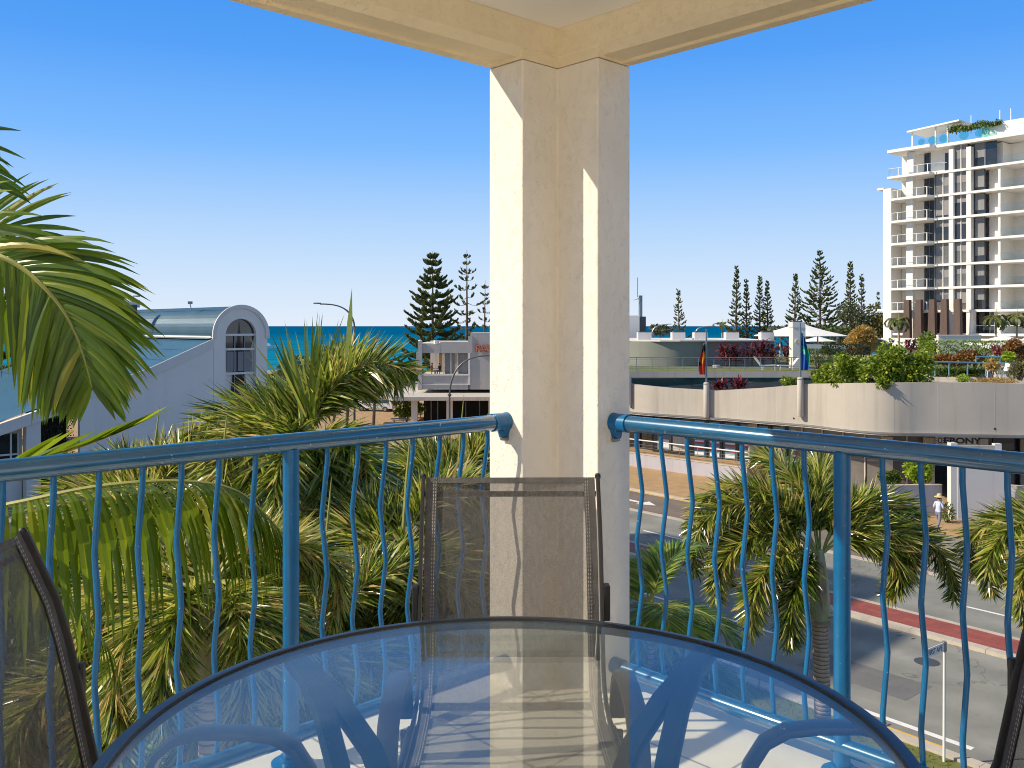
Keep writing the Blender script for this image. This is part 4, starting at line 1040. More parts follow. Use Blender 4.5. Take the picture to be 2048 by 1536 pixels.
def gchair(px, Y, rz, label):
    o = V((PX(px, Y), Y, 6.72)); r = thing('garden_chair', o, label, 'chair', 'white plastic chairs by the blue railing')
    c_, s_ = math.cos(rz), math.sin(rz)
    def T(x, y, z): return o+V((x*c_-y*s_, x*s_+y*c_, z))
    MB().prism([T(-.24, -.24, .42), T(.24, -.24, .42), T(.24, .24, .42), T(-.24, .24, .42)], (0, 0, .03)).build('seat', M['plastic'], r)
    MB().prism([T(-.24, .24, .45), T(.24, .24, .45), T(.22, .33, .92), T(-.22, .33, .92)], T(0, .03, 0)-T(0, 0, 0)).build('backrest', M['plastic'], r)
    for x in (-.21, .21):
        for y in (-.21, .21): MB().tube([T(x*1.1, y*1.15, 0), T(x, y, .43)], .028, 6).build('leg', M['plastic'], r)
gchair(1982, 57.6, 1.2, 'white plastic chair left of the small white table behind the blue railing')
gchair(2006, 57.3, -1.4, 'white plastic chair right of the small white table behind the blue railing')
tgw = thing('garden_wall', at(1915, 690, 80), 'white rendered garden wall in front of the brown tapered columns', 'wall')
MB().cbox(PX(1877, 80), PX(1962, 80), 80, 80.4, 6.7, at(0, 672, 80).z).build('wall', M['white'], tgw)
MB().cbox(PX(1876.5, 80), PX(1962.5, 80), 79.95, 80.45, at(0, 672, 80).z+.003, at(0, 671, 80).z+.06).build('coping', M['white'], tgw)
rbx = thing('roof_plant_room', at(1278, 665, 90), 'stepped grey roof plant room with a tall antenna mast next to the column', 'plant room')
MB().cbox(PX(1180, 92), PX(1279, 92), 92, 98, 6.6, at(0, 631, 92).z).build('room', M['greywall'], rbx)
MB().cbox(PX(1279, 92)+.01, PX(1293, 92), 92.4, 97, 6.6, at(0, 633, 92).z).build('dark_cabinet', M['darkgrey'], rbx)
MB().tube([at(1281, 633, 92.2), at(1281, 591, 92.2)], .20, 8).build('mast', M['navygrey'], rbx)
MB().tube([at(1275, 594, 92), at(1275, 555, 92)], .05, 6).build('antenna', M['galv'], rbx)
MB().tube([at(1275, 597, 92), at(1281, 597, 92)], .04, 6).build('bracket', M['galv'], rbx)
MB().tube([at(1267, 600, 92), at(1278, 598, 92)], .025, 6).build('stay', M['galv'], rbx)

# ------------------------------------------------------------------ street lamps
def lamp(base, top, arm, m, label, r=.09, head=.45):
    o = thing('street_lamp', base, label, 'street lamp', 'curved arm street lamps')
    pts = [base, top]; MB().tube(pts, [r, r*.8], 10).build('pole', m, o, True)
    d = V((arm.x-top.x, arm.y-top.y, 0)); H = arm.z-top.z
    ap = []
    for k in range(13):
        f = k/12; ap.append(top+d*(f**1.7)+UP*(H*(1-(1-f)**2.4)))
    MB().tube(ap, [r*.75]*6+[r*.6]*7, 8).build('arm', m, o, True)
    MB().lathe(top+UP*-.08, [(r*1.5, 0), (r*1.5, .16)], 12).build('collar', m, o, True, 40)
    dn = d.normalized(); a = ap[-1]; hd = MB(); sd = V((-dn.y, dn.x, 0))
    hd.prism([a-dn*.05+sd*.05, a+dn*head*.4+sd*.14, a+dn*head+sd*.12, a+dn*head-sd*.12, a+dn*head*.4-sd*.14, a-dn*.05-sd*.05], UP*.10)
    hd.build('lamp_head', M['grey'], o)
    return o
b = gnd(893, 905); bt = at(899, 790, b.y)
lamp(V((bt.x, b.y, 0)), bt, at(985, 711, b.y), M['poledark'], 'dark curved arm street lamp in front of the restaurant, arm vanishing behind the column', .10)
Y = 66; lamp(V((at(709, 700, Y).x, Y, 0)), at(709, 655, Y), at(640, 608, Y), M['poledark'], 'dark street lamp with arm reaching left above the sea horizon', .085)
Y = 75; lamp(V((at(186, 700, Y).x, Y, 0)), at(186, 626, Y), at(268, 593.5, Y), M['poledark'], 'dark street lamp behind the blue roof, half covered by the palm frond', .07)
Y = 120; lamp(V((at(866, 800, Y).x, Y, 0)), at(866, 675, Y), at(806, 654, Y), M['galv'], 'pale street lamp with arm across the Norfolk pine by the restaurant', .09)
Y = 125; lamp(V((at(1304, 700, Y).x, Y, 0)), at(1304, 668, Y), at(1336, 649, Y), M['galv'], 'pale street lamp arm above the curved wall building nearest the column', .10)
Y = 130; lamp(V((at(1388, 700, Y).x, Y, 0)), at(1392, 664, Y), at(1424, 652.5, Y), M['galv'], 'pale street lamp arm above the vent boxes of the curved building', .10)

# ------------------------------------------------------------------ white tower
HC = V((51.4, 125, 0)); RT = R_; NT = N_
def H(s, d, z): return HC+RT*s+NT*d+UP*z
def sx(px):
    k = (px-1024)/F; return (125*k-51.4)/(.63+.7766*k)
tow = thing('apartment_tower', HC, 'tall white apartment tower with stacked glass balconies and brown tapered columns at its base', 'building')
def hb(name, s0, s1, d0, d1, z0, z1, m, parent=None, bev=0):
    return MB().box(H(s0, d0, z0), RT*(s1-s0), NT*(d1-d0), UP*(z1-z0)).build(name, M[m] if isinstance(m, str) else m, parent or tow, bevel=bev)
lev = [9.05]+[12.1+3.02*k for k in range(7)]; ROOF = 33.7
hb('core_wall', 1.6, 34, 4.0, 24, 0, ROOF-.4, 'towerwhite')
hb('side_fin', 0, 1.15, -.6, 20, 0, 28.8, 'towerwhite')
hb('side_screen', -.6, -.1, 2, 9, 8.5, 21.3, 'brown')
hb('side_ledge', -.9, 0, -.5, 9, 28.7, 29.0, 'towerwhite'); hb('side_ledge', -.9, 1.1, -.5, 8, 12.0, 12.35, 'towerwhite')
sA = [sx(1870.5), sx(1885), sx(1886.5), sx(1900)]; sB = [sx(1909), sx(1921), sx(1922.5), sx(1935)]; sC = [sx(1944), sx(1967)]
for s0, s1 in ((sA[3], sB[0]), (sB[3], sC[0])):
    hb('pier', s0, s1, -.35, 1.2, 9.0, ROOF-.8, 'towerwhite')
hb('bay_column', sx(1819), sx(1832), -.9, -.1, 8.0, 30.1, 'towerwhite'); hb('bay_column', sx(1819), sx(1832), -.7, .1, 30.5, ROOF-.4, 'towerwhite')
hb('cross_wall', sx(1967), sx(1997)-.15, 1.6, 4.0, 9, ROOF-.5, 'towerwhite')
hb('cross_wall', sx(1997), sx(1997)+.28, -.1, 4.0, 9, 30.2, 'towerwhite')
hb('cross_wall', 26, 26.3, -.1, 4.0, 9, 30.2, 'towerwhite')
for k, z in enumerate(lev):
    top = k == len(lev)-1; zn = lev[k+1] if not top else ROOF
    s0 = 1.0 if not top else -.6
    # slab band with rounded balcony end
    sl = MB(); p = []
    if k == 0: p = [H(.9, -.4, z-.3), H(34, -.4, z-.3), H(34, 5, z-.3), H(.9, 5, z-.3)]
    elif top: p = [H(1.1, -1.6, z-.3), H(6.9, -1.6, z-.3), H(6.92, -.45, z-.3), H(34, -.45, z-.3), H(34, 5, z-.3), H(1.1, 5, z-.3)]
    else: p = [H(1.16, .2, z-.3), H(1.3, -1.0, z-.3), H(1.7, -1.55, z-.3), H(2.4, -1.8, z-.3), H(6.7, -1.8, z-.3), H(6.95, -.45, z-.3), H(34, -.45, z-.3), H(34, 5, z-.3), H(1.16, 5, z-.3)]
    sl.prism(p, UP*.3).build('floor_slab', M['towerwhite'], tow)
    if k == 0:
        for (a, b_) in ((sA[0]-2.5, sA[1]), (sA[2], sA[3]), (sB[0], sB[3]), (sC[0]-.2, sC[1]+.6)): hb('window', a, b_, 1.6, 1.7, z, zn-.35, 'windark')
        hb('balustrade', sx(1943), 30, .6, .63, z, z+1.0, 'balglass'); hb('balustrade_rail', sx(1943), 30, .57, .66, z+1.0, z+1.06, 'towerwhite')
        continue
    hz = zn-.32
    wa = M['wingrey'] if k not in (4, 5) else M['windark']
    # recessed bay: doors, glass and spandrels
    f = hb('balcony_door', sx(1832)+.1, 6.9, 2.2, 2.3, z, hz, 'winblue')
    for q in range(4): hb('door_frame', sx(1832)+.1+q*.66, sx(1832)+.16+q*.66, 2.12, 2.19, z, hz, 'grey', f)
    hb('bay_wall', 1.2, sx(1832), 2.2, 2.5, z, hz, 'towerwhite')
    if not top:
        f = hb('window', sA[0], sA[3], .12, .2, z, hz, wa); hb('window_frame', sA[1], sA[2], .0, .1, z, hz, 'towerwhite', f); hb('window_frame', sA[0]-.12, sA[0], .0, 2.2, z, hz, 'grey', f)
        bl = hb('blind', sA[0]+.05, sA[3]-.05, .095, .115, z+rnd.uniform(.3, 2.2), hz-.02, 'curtain', f)
    else:
        hb('bay_wall', sA[0]-1.2, sA[3], 1.2, 1.4, z, hz, 'towerwhite'); f = hb('balcony_door', sx(1882), sx(1894), 1.1, 1.19, z, hz-.6, 'windark')
    f = hb('window', sB[0], sB[3], .12, .2, z, hz, wa); hb('window_frame', sB[1], sB[2], .0, .1, z, hz, 'towerwhite', f)
    hb('blind', sB[0]+.05, sB[3]-.05, .095, .115, z+rnd.uniform(.4, 2.3), hz-.02, 'curtain', f)
    f = hb('window', sC[0], sC[1] if not top else sx(1990), .5, .6, z, hz, 'windark')
    hb('curtain', sC[0]+.2, sC[1]-.1, .46, .49, z+rnd.uniform(.1, 1.8), hz-.02, 'curtain', f)
    if top: hb('window_frame', sx(1966), sx(1968), .4, .49, z, hz, 'grey', f)
    # balustrades
    zb = z+.02
    g1 = MB(); ring = [H(1.3, -.2, zb), H(1.4, -1.0, zb), H(1.8, -1.5, zb), H(2.5, -1.72, zb), H(6.6, -1.72, zb), H(6.75, -.5, zb)] if not top else [H(1.2, -.2, zb), H(1.2, -1.5, zb), H(6.75, -1.5, zb), H(8.6, -.35, zb)]
    for a, b_ in zip(ring, ring[1:]):
        g1.add([a, b_, b_+UP*1.0, a+UP*1.0], [(0, 1, 2, 3)])
    bo = g1.build('balustrade', M['balglass'], tow)
    MB().tube([p+UP*1.02 for p in ring], .035, 6).build('rail', M['towerwhite'], bo)
    pm = MB()
    for s_ in (2.6, 4.0, 5.2, 6.6): pm.box(H(s_, -1.74, zb) if not top else H(s_, -1.52, zb), RT*.09, NT*.06, UP*1.05)
    pm.build('post', M['towerwhite'], bo)
    b2 = hb('balustrade', sx(1997)+.3, 33.9, -.38, -.36, zb, zb+.95, 'balglass'); hb('rail', sx(1997)+.3, 33.9, -.39, -.35, zb+.95, zb+.99, 'balglass', b2)
    hb('lamp_bracket', sx(2030), sx(2030)+.35, 3.9, 3.99, z+1.9, z+2.05, 'grey')
    hb('rear_window', 20.2, 24.5, 3.9, 3.98, z+.1, hz-.3, 'windark')
# roof
rf = MB().prism([H(1.3, -1.9, ROOF-.35), H(7.1, -1.9, ROOF-.35), H(7.2, -.6, ROOF-.35), H(34, -.6, ROOF-.35), H(34, 22, ROOF-.35), H(1.0, 22, ROOF-.35)], UP*.4).build('roof_slab', M['towerwhite'], tow)
hb('roof_parapet', sx(1960), 34, .5, 20, ROOF+.05, ROOF+1.9, 'towerwhite'); hb('roof_block', sx(2028), 34, 5, 18, ROOF+1.9, ROOF+3.6, 'towerwhite')
cn = MB().prism([H(3.2, -.3, ROOF+2.35), H(sx(1920), -.3, ROOF+2.7), H(sx(1920), 5, ROOF+2.7), H(3.2, 5, ROOF+2.35)], UP*.22).build('roof_canopy', M['towerwhite'], tow)
for s_ in (3.6, sx(1868), sx(1892)): hb('canopy_post', s_, s_+.18, .2, .4, ROOF+.05, ROOF+2.5, 'towerwhite')
for s_, rr in ((sx(1846), .45), (sx(1868), .55), (sx(1890), .55), (sx(1931), .6), (sx(1961), .5), (sx(1971), .7)):
    mb = MB(); c = H(s_, -.45, ROOF+.75)
    mb.prism([c+RT*(rr*math.cos(2*PI*k/20))+UP*(rr*math.sin(2*PI*k/20)) for k in range(20)], NT*.05); mb.build('round_screen', M['aquaglass'], tow)
hb('roof_balustrade', sx(1840), sx(1995), -.5, -.47, ROOF+.05, ROOF+1.0, 'balglass')
rp_ = MB()
for k in range(1500):
    s_ = rnd.uniform(sx(1898), sx(2000)); q = H(s_, rnd.uniform(-.5, .9), ROOF+1.55+rnd.uniform(0, .55)*(1+.5*math.sin(s_*2.1)))
    rp_.leaf(q, V((rnd.gauss(0, 1), rnd.gauss(0, 1), rnd.gauss(.1, .8))), .16, rnd.uniform(.25, .5), rnd.random(), .8, V((rnd.gauss(0, 1), rnd.gauss(0, 1), .2)), 2)
tag(rp_.build('roof_planting', M['hedge'], tow))
for s_ in (sx(1921), sx(1979), sx(2001)): MB().tube([H(s_, 3, ROOF+1.5), H(s_, 3, ROOF+3.9)], .06, 6).build('roof_pole', M['plastic'], tow)
for i, px in enumerate((1831, 1854, 1881, 1905, 1931)):
    s_ = sx(px); mb = MB()
    w0, w1 = .56, .34
    mb.add([H(s_-w0, -2.6, 6.5), H(s_+w0, -2.6, 6.5), H(s_+w0, -1.9, 6.5), H(s_-w0, -1.9, 6.5), H(s_-w1+.1, -2.6, 13.45), H(s_+w1+.1, -2.6, 13.45), H(s_+w1+.1, -1.9, 13.45), H(s_-w1+.1, -1.9, 13.45)],
           [(0, 1, 5, 4), (1, 2, 6, 5), (2, 3, 7, 6), (3, 0, 4, 7), (4, 5, 6, 7), (3, 2, 1, 0)])
    mb.build('tapered_column', M['brown'], tow)
hb('podium_ledge', 1, 34, -3, -.4, 7.2, 8.4, 'towerwhite')

# ------------------------------------------------------------------ restaurant by the beach
RY = 94; k_ = RY/F
def X9(px): return (px-1024)*k_
def Z9(py): return CAMZ-(py-652)*k_
rs = thing('restaurant', V((X9(900), RY, 0)), 'two storey grey white beachside restaurant with open window and orange sign', 'building')
def rbox(name, x0, x1, y0, y1, d0, d1, m, parent=None):
    return MB().cbox(X9(x0), X9(x1), RY+d0, RY+d1, Z9(y1), Z9(y0)).build(name, M[m], parent or rs)
rbox('corner_post', 836, 844, 682, 780, -.15, .3, 'restgrey'); MB().lathe(V((X9(840), RY+.07, Z9(682))), [(.23, 0), (.2, .06), (.05, .14)], 8).build('post_cap', M['white'], rs)
rbox('upper_beam', 844.2, 880, 689, 706, 0, .4, 'restgrey'); rbox('upper_beam', 880.2, 936, 684, 706, .01, .4, 'restgrey')
rbox('spandrel', 844.2, 936, 751, 779, 0, .4, 'restgrey'); rbox('sill', 844.2, 940, 748.5, 751, -.12, .3, 'white'); rbox('lower_trim', 844.2, 940, 768.5, 770, -.06, -.004, 'white')
rbox('jamb', 936.2, 940.5, 706, 770, -.1, .3, 'white')
rbox('tower_wall', 940.7, 1130, 665.6, 779, .02, 9, 'restgrey'); rbox('pilaster', 936.2, 945, 672, 705.8, -.05, 0.015, 'restgrey')
rbox('back_wall', 846, 936, 684, 779, 8.6, 9, 'white'); rbox('upper_roof', 838, 940, 686.5, 688.5, .45, 9, 'white'); rbox('floor', 838, 940, 751.5, 779, .45, 8.5, 'offwhite')
for px in (848, 856, 864, 878, 888): rbox('rear_post', px, px+2.2, 689, 750.5, 7.9, 8.2, 'white')
rbox('timber_panel', 868, 874, 690, 750.5, 6.5, 6.7, 'timber')
for a, b_ in ((889, 900), (902, 909), (916, 934)): rbox('curtain', a, b_, 706.4, 748.2, .5, .62, 'curtain')
for px in (886.5, 901, 913.5): rbox('window_mullion', px, px+1.4, 706.2, 748.3, .15, .25, 'white')
MB().tube([V((X9(872), RY+.5, Z9(688))), V((X9(872), RY+.5, Z9(680.5)))], .3, 8).build('roof_vent', M['white'], rs)
rbox('side_panel', 831.5, 834.5, 706, 745, .5, 3, 'restgrey')
cy0 = RY-5.5
MB().prism([V((X9(778)-1.5, cy0+2, 2.72)), V((X9(800), cy0, 2.72)), V((X9(1130), cy0, 2.72)), V((X9(1130), RY+12, 2.72)), V((X9(778)+.5, RY+14, 2.72))], UP*.35).build('awning_slab', M['offwhite'], rs)
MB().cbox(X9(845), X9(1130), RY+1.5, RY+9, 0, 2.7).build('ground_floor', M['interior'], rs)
for px in (838, 905, 985): MB().cbox(X9(px)-.3, X9(px)+.3, RY-4.6, RY-4.0, 0, 2.72).build('awning_post', M['white'], rs)
for px in (860, 873, 892, 930, 958): MB().cbox(X9(px)-.06, X9(px)+.06, RY+1.35, RY+1.48, 0, 2.7).build('shop_mullion', M['offwhite'], rs)
MB().cbox(X9(880), X9(934), RY+1.2, RY+1.3, 2.0, 2.4).build('awning_valance', mat('maroon valance', (.13, .03, .03), .8), rs)
sgn = letters('sign_lettering', 'PAV', 1.0, V((X9(968.5), RY-.12, Z9(697.5))), (1, 0, 0), UP, M['orange'], rs, .06, .05, 1.0)
letters('sign_face', 'PAV', 1.0, V((X9(968.5), RY-.20, Z9(697.5))), (1, 0, 0), UP, M['cream'], rs, .02, -.025, 1.0)

# ------------------------------------------------------------------ barrel roofed white building at left
A0 = V((-17.9, 60, 0))
def W(t, d, z): return A0-dL*t+dR*d+UP*z
bv = thing('vaulted_building', A0, 'white rendered building with blue barrel vault roof, arched window and sloping lean-to roof', 'building')
ZS = 9.40; RO = 1.91; RI = 1.08
def wprism(name, pts, d0, d1, m, parent=None):
    mb = MB(); mb.prism([W(t, d0, z) for t, z in pts], dR*(d1-d0)); return mb.build(name, M[m] if isinstance(m, str) else m, parent or bv)
arc = lambda r, a0, a1, n: [(r*math.cos(a0+(a1-a0)*i/n), ZS+r*math.sin(a0+(a1-a0)*i/n)) for i in range(n+1)]
# front arch wall with tall arched opening (built as left leg, right leg and ring)
ring = MB(); n = 24
o_, i_ = arc(RO-.02, 0, PI, n), arc(RI, 0, PI, n)
for j in range(n):
    ring.prism([W(*(o_[j][0], 0, o_[j][1])), W(o_[j+1][0], 0, o_[j+1][1]), W(i_[j+1][0], 0, i_[j+1][1]), W(i_[j][0], 0, i_[j][1])], dR*.4)
ring.build('arch_ring', M['greywall'], bv)
wprism('arch_wall', [(-RO+.02, 0), (-RI, 0), (-RI, ZS-.002), (-RO+.02, ZS-.002)], 0, .4, 'greywall')
wprism('arch_wall', [(RI, 0), (RO-.02, 0), (RO-.02, ZS-.002), (RI, ZS-.002)], 0.003, .4, 'greywall')
# raised rim of the vault
rim_ = MB(); o2, i2 = arc(RO+.10, -.12, PI+.12, n), arc(RO-.16, -.12, PI+.12, n)
for j in range(n):
    rim_.prism([W(o2[j][0], -.12, o2[j][1]), W(o2[j+1][0], -.12, o2[j+1][1]), W(i2[j+1][0], -.12, i2[j+1][1]), W(i2[j][0], -.12, i2[j][1])], dR*.115)
rim_.build('arch_trim', M['white'], bv, True, 30)
gl = MB(); gl.prism([W(t, .3, z) for t, z in [(-RI+.004, 1.0)]+arc(RI-.004, 0, PI, 18)+[(RI-.004, 1.0)]][::1], dR*.05)
gw = gl.build('arched_window', M['windark'], bv)
for z in (ZS-.05, ZS-1.0, ZS-2.6, ZS-4.6): wprism('transom', [(-RI+.006, z), (RI-.006, z), (RI-.006, z+.14), (-RI+.006, z+.14)], .2, .28, 'greywall', gw)
for t_ in (-.35, .35): wprism('mullion', [(t_-.03, 1.2), (t_+.03, 1.2), (t_+.03, ZS), (t_-.03, ZS)], .22, .27, 'grey', gw)
for a_, b_ in ((-.9, .1), (.2, .9)): wprism('reflection_panel', [(a_, ZS-2.4), (b_, ZS-2.4), (b_, ZS-1.1), (a_, ZS-1.1)], .27, .29, 'curtain', gw)  # grey panels over the pane imitate reflections in the glass
M['roofblue'] = roofmat('blue corrugated roof', (.055, .155, .24), tuple(dR), .10)
M['roofblue2'] = roofmat('blue corrugated vault', (.05, .11, .15), tuple(dR), .10)  # darker copy of the roof blue, the vault's weaker light put into it
vaultm = MB(); oo = arc(RO, -.05, PI+.05, 28)
for j in range(28):
    a_, b_ = oo[j], oo[j+1]
    vaultm.add([W(a_[0], .002, a_[1]), W(b_[0], .002, b_[1]), W(b_[0], 23.3, b_[1]), W(a_[0], 23.3, a_[1])], [(0, 1, 2, 3)])
vaultm.add([W(p[0], 23.3, p[1]) for p in oo], [list(range(29))])
va = vaultm.build('vault_roof', M['roofblue2'], bv, True, 60)
bl = MB()
for d_ in range(150):
    for t_, z_ in ((RO*math.cos(PI*.20), ZS+RO*math.sin(PI*.20)), (RO*math.cos(PI*.33), ZS+RO*math.sin(PI*.33)), (RO*1.0, ZS+.12)):
        c = W(t_*1.003, .3+d_*.155, z_+.004); bl.box(c-V((.016, .016, 0)), (.032, 0, 0), (0, .032, 0), (0, 0, .018))
merge_into(va, bl, M['darkgrey'])
RK = [(RO-.1, 9.22), (6.0, 7.42), (10.6, 5.92), (14.6, 4.62), (22, 2.6)]
def rk(t_):
    for (a, za), (b, zb) in zip(RK, RK[1:]):
        if a <= t_ <= b: return za+(zb-za)*(t_-a)/(b-a)
    return RK[0][1]
wprism('gable_wall', [(RO, 0), (10.1, 0), (10.1, rk(10.1)-.55), (6.0, rk(6)-.55), (RO, rk(RO)-.55)], .0, .35, 'greywall')
wprism('barge_board', [(RO+.02, rk(RO)-.62), (6, rk(6)-.60), (10.6, rk(10.6)-.58), (10.6, rk(10.6)+.02), (6, rk(6)+.02), (RO+.02, rk(RO)+.02)], -.09, -.004, 'white')
wprism('barge_board', [(10.62, rk(10.6)-.75), (14.6, rk(14.6)-.7), (22, rk(22)-.7), (22, rk(22)-.05), (14.6, rk(14.6)-.05), (10.62, rk(10.6)-.1)], -.5, -.1, 'white')
lr = MB()
for (a, za), (b, zb) in zip(RK[:-1], RK[1:]):
    lr.add([W(a, -.05, za), W(b, -.05, zb), W(b, 23, zb), W(a, 23, za)], [(0, 3, 2, 1)])
lro = lr.build('lean_to_roof', M['roofblue'], bv)
sc = MB()
for t_ in (2.3, 3.6, 5.0, 7.0, 9.0):
    for d_ in range(96):
        c = W(t_, .3+d_*.24, rk(t_)+.004); sc.box(c-V((.02, .02, 0)), (.04, 0, 0), (0, .04, 0), (0, 0, .02))
merge_into(lro, sc, M['darkgrey'])
wprism('flashing', [(RO-.05, 9.20), (RO+.32, 9.16), (RO+.32, 9.20), (RO-.05, 9.26)], .01, 23, 'navygrey')
wprism('rear_block', [(-RO+.02, 0), (RO, 0), (RO, 9.35), (-RO+.02, 9.35)], .42, 23.2, 'greywall')
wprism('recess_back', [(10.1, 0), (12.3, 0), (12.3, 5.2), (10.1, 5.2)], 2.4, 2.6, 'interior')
wprism('pillar', [(12.3, 0), (13.05, 0), (13.05, rk(13)-.7), (12.3, rk(12.3)-.7)], -.35, .35, 'white')
wprism('side_wall', [(13.05, 0), (22, 0), (22, rk(22)-.75), (13.05, rk(13.05)-.75)], .5, .8, 'greywall')
f = wprism('window', [(13.3, 2.2), (14.9, 2.2), (14.9, 3.95), (13.3, 3.95)], .40, .46, 'windark')
for a_, b_ in ((13.25, 13.33), (13.62, 13.7), (14.3, 14.4), (14.9, 15)): wprism('frame', [(a_, 2.1), (b_, 2.1), (b_, 4.0), (a_, 4.0)], .3, .39, 'white', f)
wprism('frame', [(13.34, 2.75), (14.88, 2.75), (14.88, 2.85), (13.34, 2.85)], .31, .38, 'white', f)
hw = thing('solar_water_heater', W(2.2, 9, 9.4), 'small white rooftop water tank on the blue roof behind the palm frond', 'water heater')
p = at(262, 607, 66); MB().tube([p+V((-.55, 0, 0)), p+V((.5, .3, 0))], .30, 14).build('tank', M['white'], hw, True, 40)
MB().prism([p+V((-.5, -.35, -.75)), p+V((.45, -.05, -.75)), p+V((.45, -.05, -.1)), p+V((-.5, -.35, -.1))], V((0, .06, 0))).build('panel', M['darkgrey'], hw)
for dx in (-.4, .4): MB().tube([p+V((dx, 0, -.2)), p+V((dx, 0, -1.0))], .03, 6).build('leg', M['galv'], hw)
ac = thing('air_conditioner', at(150, 612, 66), 'pale grey roof box at the ridge of the blue roof behind the frond', 'air conditioner')
p = at(154, 612, 67); q_ = MB().cbox(p.x-.85, p.x+.75, 67, 68, p.z-.7, at(0, 590, 67).z).build('casing', M['greywall'], ac)
for k in range(6): MB().cbox(p.x-.7, p.x+.6, 66.97, 66.995, p.z-.4+k*.18, p.z-.30+k*.18).build('louvre', M['grey'], ac)
cm = thing('roof_floodlight', at(383, 616, 62), 'tiny floodlight on a short stalk on the ridge of the vault', 'floodlight')
p = at(383, 618, 62); MB().tube([p+UP*-.1, p+V((-.1, 0, .36))], .035, 6).build('stalk', M['galv'], cm); MB().cbox(p.x-.22, p.x+.04, 61.9, 62.1, p.z+.34, p.z+.52).build('lamp', M['grey'], cm)

# ------------------------------------------------------------------ tower block beyond the left edge (its shadow falls across the road)
HL = 32.0; LS = HL/math.tan(math.radians(36.8)); TV = V((.993, .118, 0)).normalized()*LS
P1 = gnd(1816, 1169)-TV; P2 = gnd(1830, 1270)-TV
nb = thing('neighbour_tower', V((P2.x, P2.y, 0)), 'cream apartment tower beyond the left edge of the photo, shading the road', 'building')
def nbox(p, eu, ev, name):
    # p is the corner nearest the sunlit road; u runs back-left, v away
    mb = MB(); mb.prism([p, p-dL*eu, p-dL*eu+dR*ev, p+dR*ev], UP*HL); return mb.build(name, M['white'], nb)
nbox(V((P2.x, P2.y, 0)), 7.5, 2.6, 'front_block')
mid = (V((P1.x, P1.y, 0))-V((P2.x, P2.y, 0)))
nbox(V((P1.x, P1.y, 0)), 12.0, 12, 'rear_block')
for k in range(1, 10):
    for j in range(3):
        a = V((P2.x, P2.y, k*3.1))-dL*(.6+j*2.3)-dR*.03
        MB().box(a, -dL*1.5, dR*.02, UP*1.7).build('window', M['windark'], nb)
# ------------------------------------------------------------------ vegetation
def rv(r=1.0): return V((rnd.gauss(0, 1), rnd.gauss(0, 1), rnd.gauss(0, 1))).normalized()*r
def frond(mb, st, base, az, el, L, droop, ll, lw, nleaf, plume, tint0=.4, tvar=.25, start=.12, curl=.5, twist=0.0, dry=.05, spread=1.0, rr=.014, ldroop=None):
    """a palm frond: arching rachis with leaflets (two ranks, or all round when plume)"""
    n = 16; p = V(base); pts = [p.copy()]; dirs = []
    h = V((math.cos(az), math.sin(az), 0)); e = el
    for i in range(n):
        d = h*math.cos(e)+UP*math.sin(e); dirs.append(d); p = p+d*(L/n); pts.append(p.copy()); e -= droop/n*(1+1.2*i/n)
    dirs.append(dirs[-1])
    st.tube(pts, [rr*(1-.8*i/n) for i in range(n+1)], 5)
    sd0 = V((-h.y, h.x, 0))
    for k in range(nleaf):
        f = start+(1-start)*((k+rnd.random()*.8)/nleaf)
        i = min(int(f*n), n-1); fr = f*n-i
        q = pts[i].lerp(pts[i+1], fr); d = dirs[i].lerp(dirs[i+1], fr).normalized()
        up = sd0.cross(d); up = up if up.z > 0 else -up
        prof = min(1, (f-start)*5+.45)*(1-.55*max(0, (f-.55)/.45)**1.4)
        l = ll*prof*rnd.uniform(.85, 1.1)
        if plume:
            a = rnd.uniform(0, 2*PI); rad = sd0*math.cos(a)+up*math.sin(a)
            dd = (rad*rnd.uniform(.7, 1.05)*spread+d*rnd.uniform(.40, .85)).normalized()
        else:
            s = 1 if k % 2 else -1
            dd = (sd0*s*spread*(1-.45*f)+d*(.55+.55*f)+up*(.28+twist*s)).normalized()
        tint = min(1, max(0, tint0+rnd.gauss(0, tvar)))
        if rnd.random() < dry: tint = rnd.uniform(.84, 1)
        sdv = dd.cross(up+rv(.85)) if plume else dd.cross(up+rv(.12))
        mb.leaf(q, dd, lw*rnd.uniform(.8, 1.15), l, tint, (curl if ldroop is None else ldroop)*rnd.uniform(.6, 1.4), sdv, 3 if not plume else 2)
def trunk_mesh(x, y, z0, z1, r0, r1, lean=(0, 0)):
    mb = MB(); pts = []; rs = []; n = 26
    for i in range(n+1):
        f = i/n; pts.append(V((x-lean[0]*(1-f), y-lean[1]*(1-f), z0+(z1-z0)*f))); rs.append((r0+(r1-r0)*f**.7)*(1.0+(.035 if i % 2 else 0)))
    return mb.tube(pts, rs, 14)
